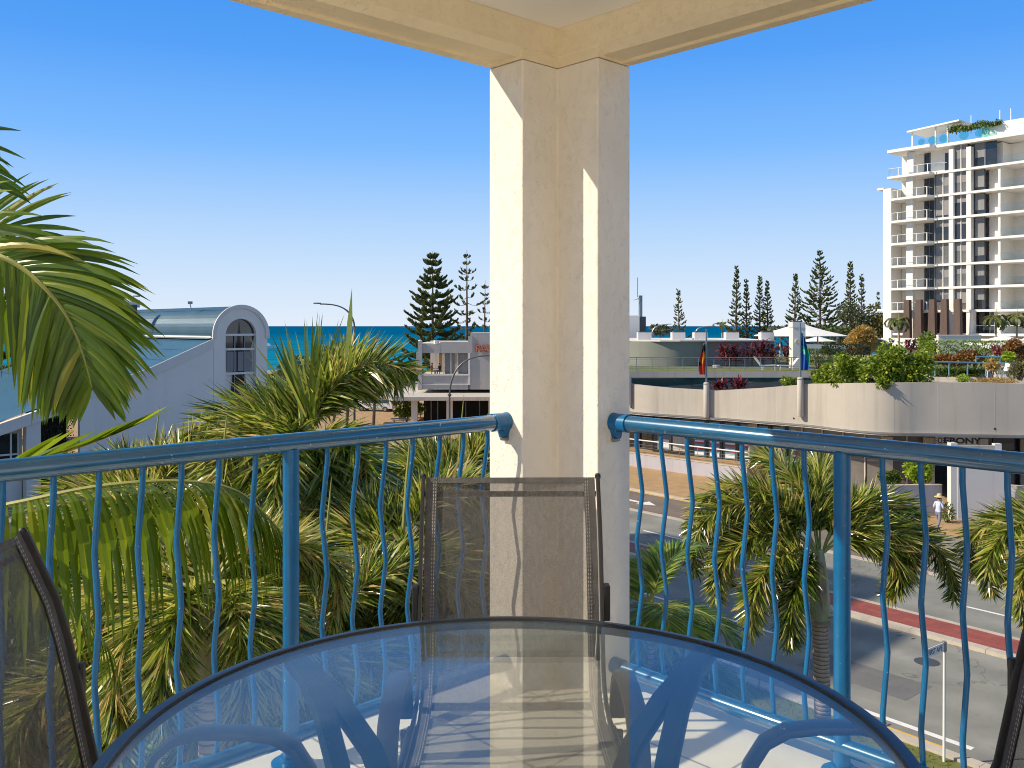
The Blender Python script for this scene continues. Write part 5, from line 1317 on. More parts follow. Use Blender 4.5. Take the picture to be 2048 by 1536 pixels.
def palm(c, label, nf=12, L=2.2, ll=.6, lw=.035, nleaf=260, plume=True, m='foxtail', r=.12, droop=1.5, el=(.1, 1.2), tint=.42, shaft=.9, name='foxtail_palm', group='foxtail palms in the garden', azs=None, els=None, Ls=None, drs=None, curl=.28, spear=True, ground=0, rr=.016, dry=.05, spread=1.0):
    c = V(c); o = thing(name, V((c.x, c.y, ground)), label, 'palm', group)
    lx, ly = rnd.uniform(-.25, .25), rnd.uniform(-.2, .2)
    trunk_mesh(c.x, c.y, ground, c.z-shaft, r*1.25, r, (lx, ly)).build('trunk', M['trunk'], o, True)
    if shaft > 0: MB().tube([V((c.x, c.y, c.z-shaft+.002)), V((c.x, c.y, c.z-shaft*.75)), V((c.x, c.y, c.z-shaft*.3)), V((c.x, c.y, c.z+.05))], [r*1.12, r*1.3, r*.95, r*.45], 14).build('crownshaft', M['crownshaft'], o, True)
    mb = MB(); st = MB()
    for k in range(nf):
        az = (azs[k] if azs else 2*PI*k*.382+rnd.uniform(-.2, .2))
        e = els[k] if els else el[0]+(el[1]-el[0])*((k*.618) % 1)+rnd.uniform(-.1, .1)
        frond(mb, st, c+V((math.cos(az), math.sin(az), 0))*r*.5, az, e, Ls[k] if Ls else L*rnd.uniform(.88, 1.1), drs[k] if drs else droop*rnd.uniform(.85, 1.15), ll, lw, nleaf, plume, tint+.05+rnd.uniform(-.08, .08), .32, .13, curl, 0, dry, spread, rr)
    if spear:
        st.tube([c, c+V((.05, .02, L*.45)), c+V((.10, .05, L*.8))], [.03, .02, .004], 6)
    mb.build('crown', M[m], o); st.build('frond_stalk', M['rachis'], o, True)
    return o
FG = 'foxtail palms in the garden'
# rosette palm in front of the sea, upright spears
p1 = at(616, 858, 12)
palm(p1, 'foxtail palm with upright pointed new leaves rising in front of the sea', 22, 1.72, .60, .032, 300, True, 'foxtail', .085, 1.15, (-.25, 1.35), .42, .7, azs=None, curl=.35, spear=False, dry=.03)
sp = MB()
cr = [o for o in bpy.data.objects if o.name.startswith('foxtail_palm')][-1]
for k in range(60):
    a = rnd.uniform(0, 2*PI); d = V((math.cos(a)*rnd.uniform(.1, .85), math.sin(a)*rnd.uniform(.1, .6), 1)).normalized()
    sp.leaf(p1+V((rnd.gauss(0, .06), rnd.gauss(0, .06), .05)), d, .036, rnd.uniform(.9, 1.6), rnd.uniform(.2, .75), rnd.uniform(0, .25), V((1, rnd.uniform(-.5, .5), 0)), 3)
sp.leaf(p1+V((.50, 0, .52)), V((.06, 0, 1)), .07, 1.35, .75, 0, V((1, 0, 0)), 3)
sp.build('new_leaves', M['foxtail'], cr)
palm(at(915, 965, 14.5), 'foxtail palm whose leaf tips rise over the rail just left of the stucco column', 15, 1.75, .52, .029, 430, True, 'foxtail', .10, 1.5, (.0, 1.35), .38)
palm(at(805, 1085, 10.5), 'dense foxtail palm filling the view left of the chair back, below the rail', 15, 1.75, .48, .026, 480, True, 'foxtail', .10, 1.6, (.0, 1.25), .36)
palm(at(955, 1160, 12.0), 'foxtail palm seen partly through the mesh of the centre chair', 13, 1.8, .48, .027, 420, True, 'foxtail', .10, 1.6, (.0, 1.2), .36)
palm(at(640, 1010, 14.5), 'thin stemmed foxtail palm standing right behind the left rail post', 14, 1.9, .52, .030, 430, True, 'foxtail', .07, 1.5, (-.1, 1.2), .42)
palm(at(425, 1160, 7.4), 'foxtail palm with long drooping bottlebrush fronds nearest the left railing', 16, 1.65, .38, .020, 600, True, 'foxtail', .11, 1.9, (-.1, .9), .50, dry=.09)
palm(at(300, 1010, 11.5), 'foxtail palm whose upright leaf tips stand against the grey gable wall', 16, 1.55, .50, .028, 360, True, 'foxtail', .10, 1.2, (.2, 1.4), .45)
palm(at(250, 1330, 8.0), 'low foxtail palm at the lower left with sunlit yellowish fronds', 15, 1.5, .40, .022, 500, True, 'foxtail', .10, 1.8, (-.1, .9), .52, dry=.09)
palm(at(640, 1260, 8.6), 'foxtail palm deep in the garden behind the left rail post, lowest of the clump', 15, 1.8, .44, .024, 480, True, 'foxtail', .10, 1.7, (-.1, 1.1), .40)
palm(at(500, 960, 16.0), 'foxtail palm between the gable wall and the left rail post', 14, 1.9, .50, .030, 400, True, 'foxtail', .10, 1.4, (-.1, 1.2), .40)
palm(at(820, 1330, 9.5), 'foxtail palm low behind the glass table, left of the chair', 13, 1.7, .44, .026, 400, True, 'foxtail', .10, 1.7, (-.1, 1.1), .36)
# the roadside palm at right, with a pale crownshaft
pr_ = at(1640, 1105, 15.0)
PF = [(PI*1.0, 1.12, 3.2, 2.1), (PI*.93, 1.28, 3.0, 1.9), (PI*1.05, .66, 2.5, 1.7), (PI*1.17, .30, 2.3, 1.5), (.02, .64, 3.0, 1.6), (-.12, 1.0, 2.3, 2.3), (.25, 1.18, 2.8, 2.0), (.55, .95, 2.6, 1.9), (PI*.5, 1.32, 2.5, 1.6), (PI*.4, 1.42, 2.5, 1.3), (PI*.72, 1.15, 2.7, 1.9), (PI*.62, 1.40, 2.5, 1.2), (PI*.8, .7, 2.5, 1.7), (PI*1.27, -.05, 1.9, 1.3), (.12, 1.32, 2.5, 2.4), (-.2, .75, 2.0, 2.2), (.4, 1.25, 2.4, 2.2), (PI*.97, .95, 2.6, 2.2)]
pal = palm(pr_, 'roadside foxtail palm with pale green crownshaft and ringed trunk behind the right railing', 18, 2.8, .50, .032, 620, True, 'foxtail', .125, 1.55, (-.05, 1.2), .38, 1.15,
     azs=[q[0] for q in PF], els=[q[1] for q in PF], Ls=[q[2] for q in PF], drs=[q[3] for q in PF], curl=.15, dry=.10, rr=.02, spear=False)
MB().tube([pr_+V((.10, -.10, -1.05)), pr_+V((.22, -.15, -1.0)), pr_+V((.30, -.15, -.85))], [.02, .012, .004], 6).build('dry_husk', M['spathe'], pal)
hk = MB(); hk.lathe(pr_+UP*-1.2, [(.150, 0), (.185, .03), (.170, .08), (.14, .10)], 14); hk.build('leaf_scar_collar', M['spathe'], pal, True)
hk2 = MB(); hk2.leaf(pr_+V((-.03, -.155, -.12)), V((.05, -.05, -1)), .11, .85, .5, .05, V((1, .1, 0)), 3); hk2.build('peeling_sheath', M['spathe'], pal)
palm(at(2165, 1085, 14.6), 'foxtail palm cut off by the right edge, frond tips over the zebra bars', 14, 2.6, .48, .033, 560, True, 'foxtail', .12, 2.1, (.15, 1.3), .40, 1.0, dry=.10, curl=.3)
palm(at(1300, 1215, 12.2), 'small bright green palm with fine leaflets just right of the stucco column', 16, 1.35, .42, .022, 110, False, 'areca', .05, 1.1, (.2, 1.35), .45, .3, 'clumping_palm', 'clumping palms below the right railing', curl=.4, spear=False)
palm(at(1375, 1330, 12.4), 'low bright green palm between the small palm and the road', 12, 1.0, .36, .022, 90, False, 'areca', .05, 1.1, (.2, 1.3), .45, .3, 'clumping_palm', 'clumping palms below the right railing', curl=.4, spear=False)
# big feather palm at the left edge: fronds placed to sweep into view
fp = at(-330, 800, 4.6)
fo = thing('feather_palm', V((fp.x, fp.y, 0)), 'large feather palm at the left edge with broad drooping green fronds', 'palm')
trunk_mesh(fp.x, fp.y, 0, fp.z-1.0, .15, .12).build('trunk', M['trunk'], fo, True)
MB().tube([fp+UP*-.998, fp+UP*-.6, fp+UP*.05], [.14, .15, .06], 14).build('crownshaft', M['crownshaft'], fo, True)
def feather(pts, l0, l1, n, droop0, lw, label=None, plane=False, spread=1.0, tint=.42, side_el=(-.1, .35), hang=1.0):
    """frond along given points (base to tip) with broad hanging leaflets"""
    mb = MB(); st = MB()
    sp_, _ = smooth_line([V(p) for p in pts], [0]*len(pts), 8); N = len(sp_)
    st.tube(sp_, [.017*(1-.8*i/N) for i in range(N)], 6)
    for k in range(n):
        f = (k//2+.5+rnd.uniform(-.25, .25))/(n/2); i = min(int(f*(N-1)), N-2); q = sp_[i].lerp(sp_[i+1], f*(N-1)-i)
        d = (sp_[i+1]-sp_[max(i-1, 0)]).normalized(); s = 1 if k % 2 else -1
        sd = d.cross(UP).normalized(); up = sd.cross(d)
        l = (l0+(l1-l0)*abs(2*f-.8)**1.5)*rnd.uniform(.9, 1.08)
        e = side_el[0] if s < 0 else side_el[1]
        dd = (sd*s*spread+up*e+d*(.35+.9*f)).normalized()
        if plane:
            sv = d.cross(V((0, 1, 0))).normalized(); sv = sv if sv.z > 0 else -sv
            dd = (sv*(.80 if s > 0 else -.8)+d*(.95 if s > 0 else .55)+V((0, rnd.gauss(0, .16), 0))+rv(.05)).normalized()
            up = V((rnd.gauss(0, .15), -1, .55)).normalized()
        t = min(.84, max(0, tint+rnd.gauss(0, .16)))
        if rnd.random() < .05: t = rnd.uniform(.84, .95)
        # leaflet: ribbon with a fold, hanging by its own weight
        segs = 7; vs = []; p = V(q); c = dd.copy(); w = lw*rnd.uniform(.85, 1.1)
        for j in range(segs+1):
            g = j/segs; ww = w*min(1, .35+2.2*g)*(1-max(0, (g-.45)/.55)**1.6)
            wd = c.cross(up+d*.35).normalized()
            nr = wd.cross(c).normalized()
            vs += [p-wd*ww*.5-nr*ww*.12, p+nr*ww*.0, p+wd*ww*.5-nr*ww*.12]
            dr = droop0*rnd.uniform(.85, 1.15)*((.45 if s > 0 else 1.0) if plane else 1.0)
            c = (c+V((0, 0, -dr/segs*(1.2+g)))).normalized(); p = p+c*(l/segs)
        fs = []
        for j in range(segs):
            b = 3*j; fs += [(b, b+1, b+4, b+3), (b+1, b+2, b+5, b+4)]
        mb.add(vs, fs, t)
    return mb, st
cm_, cs_ = MB(), MB()
def addf(mb, st):
    cm_.add(mb.v, mb.f); cm_.t[-len(mb.f):] = mb.t; cs_.add(st.v, st.f)
# frond sweeping from upper left down to the right (seen against the sky)
addf(*feather([fp, at(-180, 470, 4.3), at(-20, 506, 4.15), at(46, 537, 4.12), at(90, 576, 4.1), at(122, 614, 4.1), at(148, 660, 4.1), at(166, 708, 4.1), at(184, 775, 4.12)], .60, .30, 190, .95, .036, plane=True, tint=.42))
# fronds whose leaflet tips point into the sky at the left edge
addf(*feather([fp, at(-260, 480, 4.9), at(-170, 300, 5.1), at(-110, 260, 5.2), at(-35, 360, 5.25)], .50, .36, 60, .5, .036, plane=True, tint=.42))
addf(*feather([fp, at(-230, 560, 5.0), at(-120, 470, 5.2), at(-10, 452, 5.3), at(30, 470, 5.35)], .55, .42, 60, .6, .036, plane=True, tint=.45))
# low frond behind the railing, leaflets hanging like a curtain
addf(*feather([fp+UP*-.1, at(-160, 1040, 4.4), at(20, 1008, 4.3), at(200, 972, 4.3), at(370, 962, 4.35), at(480, 985, 4.4), at(560, 1060, 4.45)], .88, .46, 150, 2.6, .044, spread=.85, side_el=(.10, .05), tint=.46))
addf(*feather([fp, at(-240, 940, 4.0), at(-80, 960, 3.8), at(40, 930, 3.75), at(160, 893, 3.75), at(228, 868, 3.75)], .42, .30, 26, .1, .075, spread=.22, side_el=(.16, .2), tint=.5))
addf(*feather([fp+UP*-.2, at(-200, 1080, 4.9), at(-40, 1100, 5.0), at(120, 1180, 5.1), at(220, 1300, 5.2)], .65, .40, 70, 2.0, .05, side_el=(.1, .1), tint=.42))
cm_.build('crown', M['feather'], fo); cs_.build('frond_stalk', M['rachis'], fo, True)

def shrub(name, c, rx, ry, rz, n, m, label, cat='shrub', leafl=.12, lw=.05, flat=.0, stems=True, tint=.45, tv=.25, boxy=False, group=None, up=0.0, z0=None, hollow=.35, lobes=0):
    c = V(c); g0 = c.z-rz if z0 is None else z0
    o = thing(name, V((c.x, c.y, g0)), label, cat, group)
    lb = [(rv(1), rnd.uniform(.28, .5)) for _ in range(lobes)]
    mb = MB()
    for i in range(n):
        if boxy:
            q = V((rnd.uniform(-1, 1), rnd.uniform(-1, 1), rnd.uniform(-1, 1)))
            k = rnd.randrange(3); 
            if rnd.random() < .75: q[k] = math.copysign(1-abs(rnd.gauss(0, .05)), q[k])
            out = V((0, 0, 0)); out[k] = math.copysign(1, q[k])
        else:
            out = rv(1); q = out*(hollow+(1-hollow)*rnd.random()**.45)
            if lobes:
                l_, s_ = lb[rnd.randrange(lobes)]; q = l_*(1-s_)*.95+q*s_*1.1
            else: q *= 1+.13*math.sin(out.x*5+c.x)*math.cos(out.z*6+c.y)+.08*math.sin(out.y*9+c.x*3)
        p = c+V((q.x*rx, q.y*ry, q.z*rz))
        d = (out*.8+rv(.8)+UP*(.25+up)).normalized()
        mb.leaf(p, d, lw*rnd.uniform(.7, 1.2), leafl*rnd.uniform(.7, 1.25), min(1, max(0, tint+rnd.gauss(0, tv))), rnd.uniform(.2, .8), d.cross(rv(1)), 2)
    mb.build('foliage', M[m], o)
    if stems:
        st = MB()
        for k in range(5):
            a = 2*PI*k/5; b = V((c.x+.12*rx*math.cos(a), c.y+.12*ry*math.sin(a), g0))
            st.tube([b, c+V((rx*.3*math.cos(a), ry*.3*math.sin(a), -.2*rz)), c+V((rx*.6*math.cos(a), ry*.6*math.sin(a), .45*rz))], [.05*rx**.5, .035*rx**.5, .01], 5)
        st.build('stem', M['stem'], o)
    return o
# shrubs in our garden
shrub('garden_shrub', at(265, 1420, 14), .95, .9, 1.0, 2600, 'lime', 'bright lime green shrub low at the left, seen between the rail bars', leafl=.12, lw=.07, z0=0)
shrub('garden_shrub', at(430, 1500, 11), .9, .9, .9, 2200, 'shrub', 'leafy green shrub under the left railing behind the glass table', leafl=.14, lw=.06, z0=0)
shrub('garden_shrub', at(640, 1540, 12), 1.2, 1.0, 1.0, 2400, 'shrub', 'broad green shrub at the foot of the palms, left of the post', leafl=.14, lw=.06, z0=0)
shrub('garden_shrub', at(880, 1480, 13), 1.5, 1.1, 1.1, 2600, 'shrub', 'low garden shrub hidden behind the centre chair', leafl=.14, lw=.06, z0=0)
shrub('garden_shrub', at(1330, 1420, 14.5), 1.2, .9, .9, 2400, 'shrub', 'low green shrub behind the glass right of the column', leafl=.13, lw=.05, z0=0)
shrub('garden_shrub', at(160, 1250, 13), 1.2, 1.0, 1.0, 2400, 'hedge', 'dark green shrub behind the cut off chair at left', leafl=.13, lw=.06, z0=0)
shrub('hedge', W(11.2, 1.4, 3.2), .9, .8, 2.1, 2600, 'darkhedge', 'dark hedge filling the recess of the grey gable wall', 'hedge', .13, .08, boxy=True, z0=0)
st_ = MB()
for i in range(900):
    p = RN(rnd.uniform(-33, -15), rnd.uniform(19.2, 20.9), .06); st_.leaf(p, V((rnd.gauss(0, .3), rnd.gauss(0, .3), 1)), .04, rnd.uniform(.3, .8), rnd.random(), .6, rv(1), 3)
tag(st_.build('tall_grass', M['grass']), kind='stuff')

# shrubs of the terrace
def wall_at(px, dz=0.0, inn=.6):
    i = idx(px); p = LP[i]+inward(i)*inn; return V((p.x, p.y, LZ[i]+dz))
for k, (px, dz, rx, rz, inn, lab) in enumerate([(1640, .40, .8, .8, .8, 'smaller green shrub at the foot of the blue and green flag'), (1668, .62, 1.25, 1.25, .9, 'green shrub spilling over the parapet wall closest to the blue and green flag'), (1735, .75, 1.5, 1.3, 1.0, 'green shrub spilling over the parapet wall, second to the right of the flag'),
        (1800, .95, 1.5, 1.5, 1.1, 'tallest green shrub on the parapet wall, below the red cordyline'), (1846, .62, 1.15, 1.25, 1.0, 'green shrub on the parapet wall at the left end of the blue railing')]):
    c = wall_at(px, dz, inn); shrub('parapet_shrub', c, rx, .95, rz, 2300, 'shrub', lab, leafl=.21, lw=.13, group='green shrubs along the parapet wall', tint=.5, tv=.3, lobes=11)
for px, dz, rx, rz, m_, lab in [(1568, .12, .8, .45, 'shrub', 'small green shrub behind the wall left of the right hand flagpole mount'), (1760, -.05, .7, .35, 'shrub', 'thin hanging sprigs over the edge of the parapet wall')]:
    shrub('parapet_shrub', wall_at(px, dz, .5 if px < 1700 else -.05), rx, .45, rz, 420, m_, lab, leafl=.19, lw=.10, stems=False, lobes=5)
for px, rx, rz, lab in [(1440, .62, .5, 'crimson cordyline in the pool court left of the pair'), (1478, .7, .55, 'crimson cordyline in the pool court right of the pair')]:
    c = at(px, 764, 62); o = thing('cordyline', V((c.x, c.y, 5.2)), lab, 'plant', 'crimson cordylines')
    mb = MB()
    for k in range(120):
        d = V((rnd.gauss(0, .7), rnd.gauss(0, .7), rnd.uniform(.15, 1))).normalized(); mb.leaf(c+V((rnd.gauss(0, .22), rnd.gauss(0, .15), rnd.uniform(-.5, -.1))), d, .13, rnd.uniform(.5, .85), rnd.random(), .7, None, 3)
    mb.build('foliage', M['cordyline'], o); MB().tube([V((c.x, c.y, 5.2)), c], .05, 6).build('stem', M['stem'], o)
for px, py, h, lab in [(1452, 700, 1.3, 'crimson cordyline against the terrace wall, leftmost of the row'), (1472, 702, 1.2, 'crimson cordyline second from left against the terrace wall'), (1504, 700, 1.4, 'crimson cordyline in the middle of the row against the terrace wall'),
        (1526, 690, 1.2, 'tall crimson cordyline leaning right at the middle of the row'), (1546, 702, 1.3, 'crimson cordyline at the right end of the terrace wall'), (1574, 700, 1.5, 'crimson cordyline beside the white pier')]:
    Y = 73.2 if px < 1555 else 71.5; c = at(px, py, Y); o = thing('cordyline', V((c.x, c.y, 6.72)), lab, 'plant', 'crimson cordylines')
    mb = MB()
    for k in range(110):
        q = V((rnd.gauss(0, .32), rnd.gauss(0, .2), rnd.uniform(-.85, .35))); d = (V((q.x*1.4, q.y, .5))+rv(.6)).normalized(); mb.leaf(c+q, d, .14, rnd.uniform(.4, .7), rnd.random(), .8, None, 3)
    mb.build('foliage', M['cordyline'], o); MB().tube([V((c.x, c.y, 6.72)), c+UP*.2], .05, 6).build('stem', M['stem'], o)
shrub('golden_bush', at(1722, 684, 71), 1.25, 1.1, 1.25, 2600, 'yellowbush', 'golden yellow bamboo bush standing above the green hedge', leafl=.34, lw=.09, tint=.5, tv=.3, lobes=14, z0=6.7)
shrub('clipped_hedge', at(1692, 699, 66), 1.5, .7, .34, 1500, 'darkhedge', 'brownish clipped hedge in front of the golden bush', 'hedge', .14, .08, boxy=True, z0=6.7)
shrub('clipped_hedge', at(1636, 712, 66), .95, .6, .45, 1200, 'hedge', 'low green clipped hedge right of the white pier', 'hedge', .12, .07, boxy=True, z0=6.7)
shrub('clipped_hedge', at(1945, 703, 66), 3.3, .8, .72, 4800, 'shrub', 'long clipped green hedge under the broad white umbrella', 'hedge', .15, .09, boxy=True, tint=.5, z0=6.7)
shrub('croton_shrub', at(1915, 716, 62.5), 1.9, .7, .58, 2600, 'croton', 'orange and bronze croton shrub in front of the clipped hedge', leafl=.20, lw=.11, lobes=9, z0=6.7)
shrub('croton_shrub', at(2030, 700, 64), .95, .7, .75, 1400, 'croton', 'orange and green croton at the right edge under the umbrella', leafl=.20, lw=.11, lobes=6, z0=6.7)
shrub('leafy_shrub', at(1852, 684, 74), 1.1, .8, .8, 1600, 'shrub', 'mid green shrub left of the white garden wall', leafl=.20, lw=.11, lobes=7, z0=6.7)
shrub('leafy_shrub', at(2026, 714, 62), .7, .6, .5, 900, 'lime', 'yellow green shrub below the orange croton at the right edge', leafl=.18, lw=.10, lobes=5, z0=6.7)
shrub('golden_plant', at(1984, 731, 56.4), .32, .3, .30, 260, 'yellowbush', 'small golden leaved plant in front of the blue panel', leafl=.22, lw=.1, z0=6.7)
shrub('dry_shrub', at(2040, 742, 55), .75, .6, .85, 1500, 'olive', 'brownish dry shrub at the right edge on the parapet', leafl=.16, lw=.05, tint=.6, lobes=6, z0=6.7)
shrub('round_shrub', at(1926, 757, 53), .34, .34, .24, 500, 'lime', 'small round yellow green shrub on top of the parapet wall', leafl=.1, lw=.05)
shrub('dry_groundcover', at(1990, 762, 52.6), 1.3, .4, .14, 900, 'yellowbush', 'dry golden groundcover along the top of the parapet wall', leafl=.14, lw=.04, stems=False)
o = thing('cordyline', at(1822, 688, 61), 'crimson cordyline poking out of the top of the green shrubs', 'plant', 'crimson cordylines'); mb = MB(); c = at(1822, 690, 61)
for k in range(90): mb.leaf(c+rv(.3), (rv(.7)+UP*.7).normalized(), .13, rnd.uniform(.35, .6), rnd.random(), .7, None, 2)
mb.build('foliage', M['cordyline'], o)
o = thing('cordyline', at(1997, 700, 61), 'crimson cordyline at the umbrella pole beside the orange croton', 'plant', 'crimson cordylines'); mb = MB(); c = at(1996, 704, 61)
for k in range(70): mb.leaf(c+rv(.28), (rv(.7)+UP*.7).normalized(), .12, rnd.uniform(.3, .55), rnd.uniform(.4, 1), .7, None, 2)
mb.build('foliage', M['cordyline'], o)
for px, lab in ((1880, 'dark green strappy plant at the left of the pale blue railing'), (1915, 'dark green strappy plant in the middle behind the pale blue railing'), (1945, 'dark green strappy plant left of the blue panel')):
    c = at(px, 750, 58.8); o = thing('strappy_plant', V((c.x, c.y, 6.72)), lab, 'plant', 'strappy plants behind the blue railing'); mb = MB()
    for k in range(170):
        a = rnd.uniform(0, 2*PI); d = V((math.cos(a)*.8, math.sin(a)*.8, rnd.uniform(.6, 1.6))).normalized(); mb.leaf(V((c.x+rnd.gauss(0, .25), c.y+rnd.gauss(0, .2), 6.72)), d, .10, rnd.uniform(.9, 1.45), rnd.random(), 1.0, None, 4)
    mb.build('foliage', M['hedge'], o)
# shrubs of the planters opposite
shrub('lime_shrub', V((PX(1868), pt.y+1.6, 2.55)), .95, .6, .95, 2600, 'lime', 'bright lime green shrub in the planter left of the white portal', leafl=.17, lw=.11, tint=.5, lobes=10, z0=1.0)
shrub('planter_shrub', V((PX(1812), pt.y+2.0, 2.0)), .6, .5, .5, 1500, 'hedge', 'darker green shrub in the planter further left of the white portal', leafl=.16, lw=.08, lobes=6, z0=1.0)
shrub('planter_shrub', V((PX(2030), pt.y+2.2, 2.3)), .6, .5, .75, 1000, 'hedge', 'dark green shrub behind the planter wall right of the portal', leafl=.16, lw=.09, lobes=6, z0=1.0)
shrub('street_bush', V((PX(1895, 45.6), 45.6, .6)), .35, .3, .5, 300, 'hedge', 'sparse little bush at the foot of the white portal', leafl=.16, lw=.05, z0=.12)

# Norfolk pines
def pine(base, H, R, label, levels=22, per=6, style='full', group='Norfolk pines along the beach', seed=None, tint=.45, lift=.22):
    base = V(base); o = thing('norfolk_pine', base, label, 'tree', group)
    lean = rnd.gauss(0, .006)*H
    mb = MB(); bm_ = MB(); bm_.tube([base, base+V((lean*.4, 0, H*.5)), base+V((lean, 0, H))], [H*.013+.05, H*.009, .02], 8)
    z0 = .10 if style == 'full' else .12
    for i in range(levels):
        f = (i+.3*rnd.random())/levels; z = z0+(1-z0)*f; hh = H*z
        if style == 'full': br = R*1.12*(1-f)**.70*(.8+.35*rnd.random() if f < .85 else 1)
        elif style == 'column': br = R*1.2*(1-f**1.25)*rnd.uniform(.9, 1.15)
        else: br = R*(1-f)**.7*rnd.uniform(.6, 1.15)
        br = max(br, H*.012)
        a0 = rnd.uniform(0, 2*PI)
        for k in range(per):
            hj = hh+(rnd.uniform(-.5, .5)*H/levels if style == 'column' else rnd.uniform(-.12, .12)*H/levels); c0_ = base+V((lean*z, 0, hj))
            if style == 'sparse' and rnd.random() < .3: continue
            a = a0+2*PI*k/per+rnd.uniform(-.2, .2); h = V((math.cos(a), math.sin(a), 0)); b = br*(rnd.uniform(.65, 1.35) if style == 'column' else rnd.uniform(.75, 1.15))
            pts = [c0_+h*(b*t)+UP*(b*(-.16*math.sin(t*PI)+lift*t**2.2*(.5+.8*f)-.06*t)) for t in (0, .25, .5, .75, 1)]
            bm_.tube(pts, [H*.0028, H*.0022, H*.0016, H*.001, .004], 4)
            nt = max(3, int(b/(H*.011))) if style != 'column' else max(3, int(b/(H*.012)))
            for t_ in range(nt):
                t = .22+.78*(t_+.5)/nt if style == 'full' else (.45+.55*(t_+.5)/nt if style == 'sparse' else .3+.7*(t_+.5)/nt)
                if style == 'sparse' and rnd.random() < .35: continue
                if style == 'column' and rnd.random() < .25: continue
                j = min(int(t*4), 3); q = pts[j].lerp(pts[j+1], t*4-j); d = (pts[j+1]-pts[j]).normalized(); sd = V((-h.y, h.x, 0))
                tn = min(1, max(0, tint+rnd.gauss(0, .22)))
                s_ = H*.040*(1.15-.5*t) if style == 'full' else (H*.024 if style == 'sparse' else H*.023)
                for m_ in range(6 if style == 'full' else 4):
                    w = rnd.uniform(-1, 1)
                    dd = (d*rnd.uniform(.4, 1)+sd*w+UP*rnd.uniform(.1, .9)).normalized()
                    mb.leaf(q, dd, s_*.42, s_*rnd.uniform(.7, 1.25), tn, -.25, dd.cross(rv(1)), 2)
    mb.build('crown', M['pine'], o); bm_.build('trunk', M['bark'], o)
    return o
def pine_px(px, ytop, Y, half, label, z0=0, **k):
    t = at(px, ytop, Y); return pine((t.x, Y, z0), t.z-z0, half*Y/F, label, **k)
pine_px(865, 502, 112, 76, 'full dark Norfolk pine with layered branches behind the restaurant terrace', levels=19, per=7, style='full')
pine_px(934, 500, 118, 62, 'thin topped Norfolk pine with sparse tufts beside the full one', levels=17, per=6, style='sparse')
pine_px(968, 560, 122, 50, 'shorter Norfolk pine half hidden by the stucco column', levels=13, per=6, style='sparse')
pine_px(1359, 579, 160, 20, 'small lone Norfolk pine above the vent boxes', levels=20, per=7, style='column', tint=.5)
for px, yt, hf, lab in [(1471, 534, 19, 'tallest narrow pine of the clump left of centre behind the terrace'), (1494, 558, 17, 'narrow pine second in the clump behind the terrace, lower top'), (1519, 551, 18, 'narrow pine third in the clump behind the terrace'), (1536, 562, 17, 'narrow pine at the right end of the clump behind the terrace')]:
    pine_px(px, yt, 165, hf, lab, levels=26, per=7, style='column')
pine_px(1588, 547, 160, 24, 'slim pine left of the broad pine above the shade sail', levels=24, per=7, style='column')
pine_px(1640, 503, 165, 60, 'broad open Norfolk pine above the large shade sail', levels=24, per=8, style='column')
pine_px(1700, 523, 160, 22, 'tall narrow pine above the golden bush', levels=26, per=7, style='column')
pine_px(1723, 548, 162, 18, 'thin narrow pine right of the one above the golden bush', levels=24, per=6, style='column')
pine_px(1757, 585, 170, 14, 'narrow pine half hidden behind the left edge of the white tower', levels=20, per=6, style='column')
pine_px(-46, 322, 78, 78, 'Norfolk pine at the left edge behind the feather palm', levels=18, per=7, style='full')
def crown_tree(name, c, rx, ry, rz, n, m, label, leafl=.4, lw=.2, trunk=.25, lobes=14, group=None, cat='tree', ground=0.0):
    c = V(c); o = thing(name, V((c.x, c.y, ground)), label, cat, group)
    mb = MB(); lb = []
    for _ in range(lobes):
        d = rv(1); lb.append((V((d.x*rx*.68, d.y*ry*.68, d.z*rz*.62)), rnd.uniform(.30, .48)))
    for i in range(n):
        l_, s_ = lb[rnd.randrange(lobes)]; out = rv(1); q = l_+V((out.x*rx, out.y*ry, out.z*rz*.8))*s_*(.45+.55*rnd.random()**.5)
        d = (out+rv(.7)+UP*.2).normalized(); mb.leaf(c+q, d, lw*rnd.uniform(.7, 1.2), leafl*rnd.uniform(.7, 1.2), min(1, max(0, .45+rnd.gauss(0, .25))), .5, d.cross(rv(1)), 2)
    mb.build('crown', M[m], o)
    tr = MB(); b = V((c.x, c.y, ground)); k0 = c+UP*-rz*.5
    tr.tube([b, b.lerp(k0, .6)+V((.1*rx, 0, 0)), k0], [trunk, trunk*.8, trunk*.6], 8)
    for l_, s_ in lb[:7]: tr.tube([k0, k0+(l_+UP*rz*.5)*.5+UP*.1*rz, c+l_], [trunk*.5, trunk*.3, .03], 5)
    tr.build('trunk', M['bark'], o, True); return o
Y = 150
for px, py, rx, rz, m_, lab in [(1700, 655, 3.4, 4.2, 'coast', 'pale grey green tree behind the golden bush'), (1738, 664, 3.6, 3.4, 'olive', 'dark rounded tree left of the brown tower screen'), (1764, 652, 2.4, 4.6, 'olive', 'dark tree tucked behind the edge of the white tower'), (1678, 678, 4.5, 2.0, 'hedge', 'low dark green tree mass behind the small umbrella')]:
    crown_tree('background_tree', at(px, py, Y), rx, 2.5, rz, 1700, m_, lab, .55, .3, .2, 14, 'trees behind the roof garden')
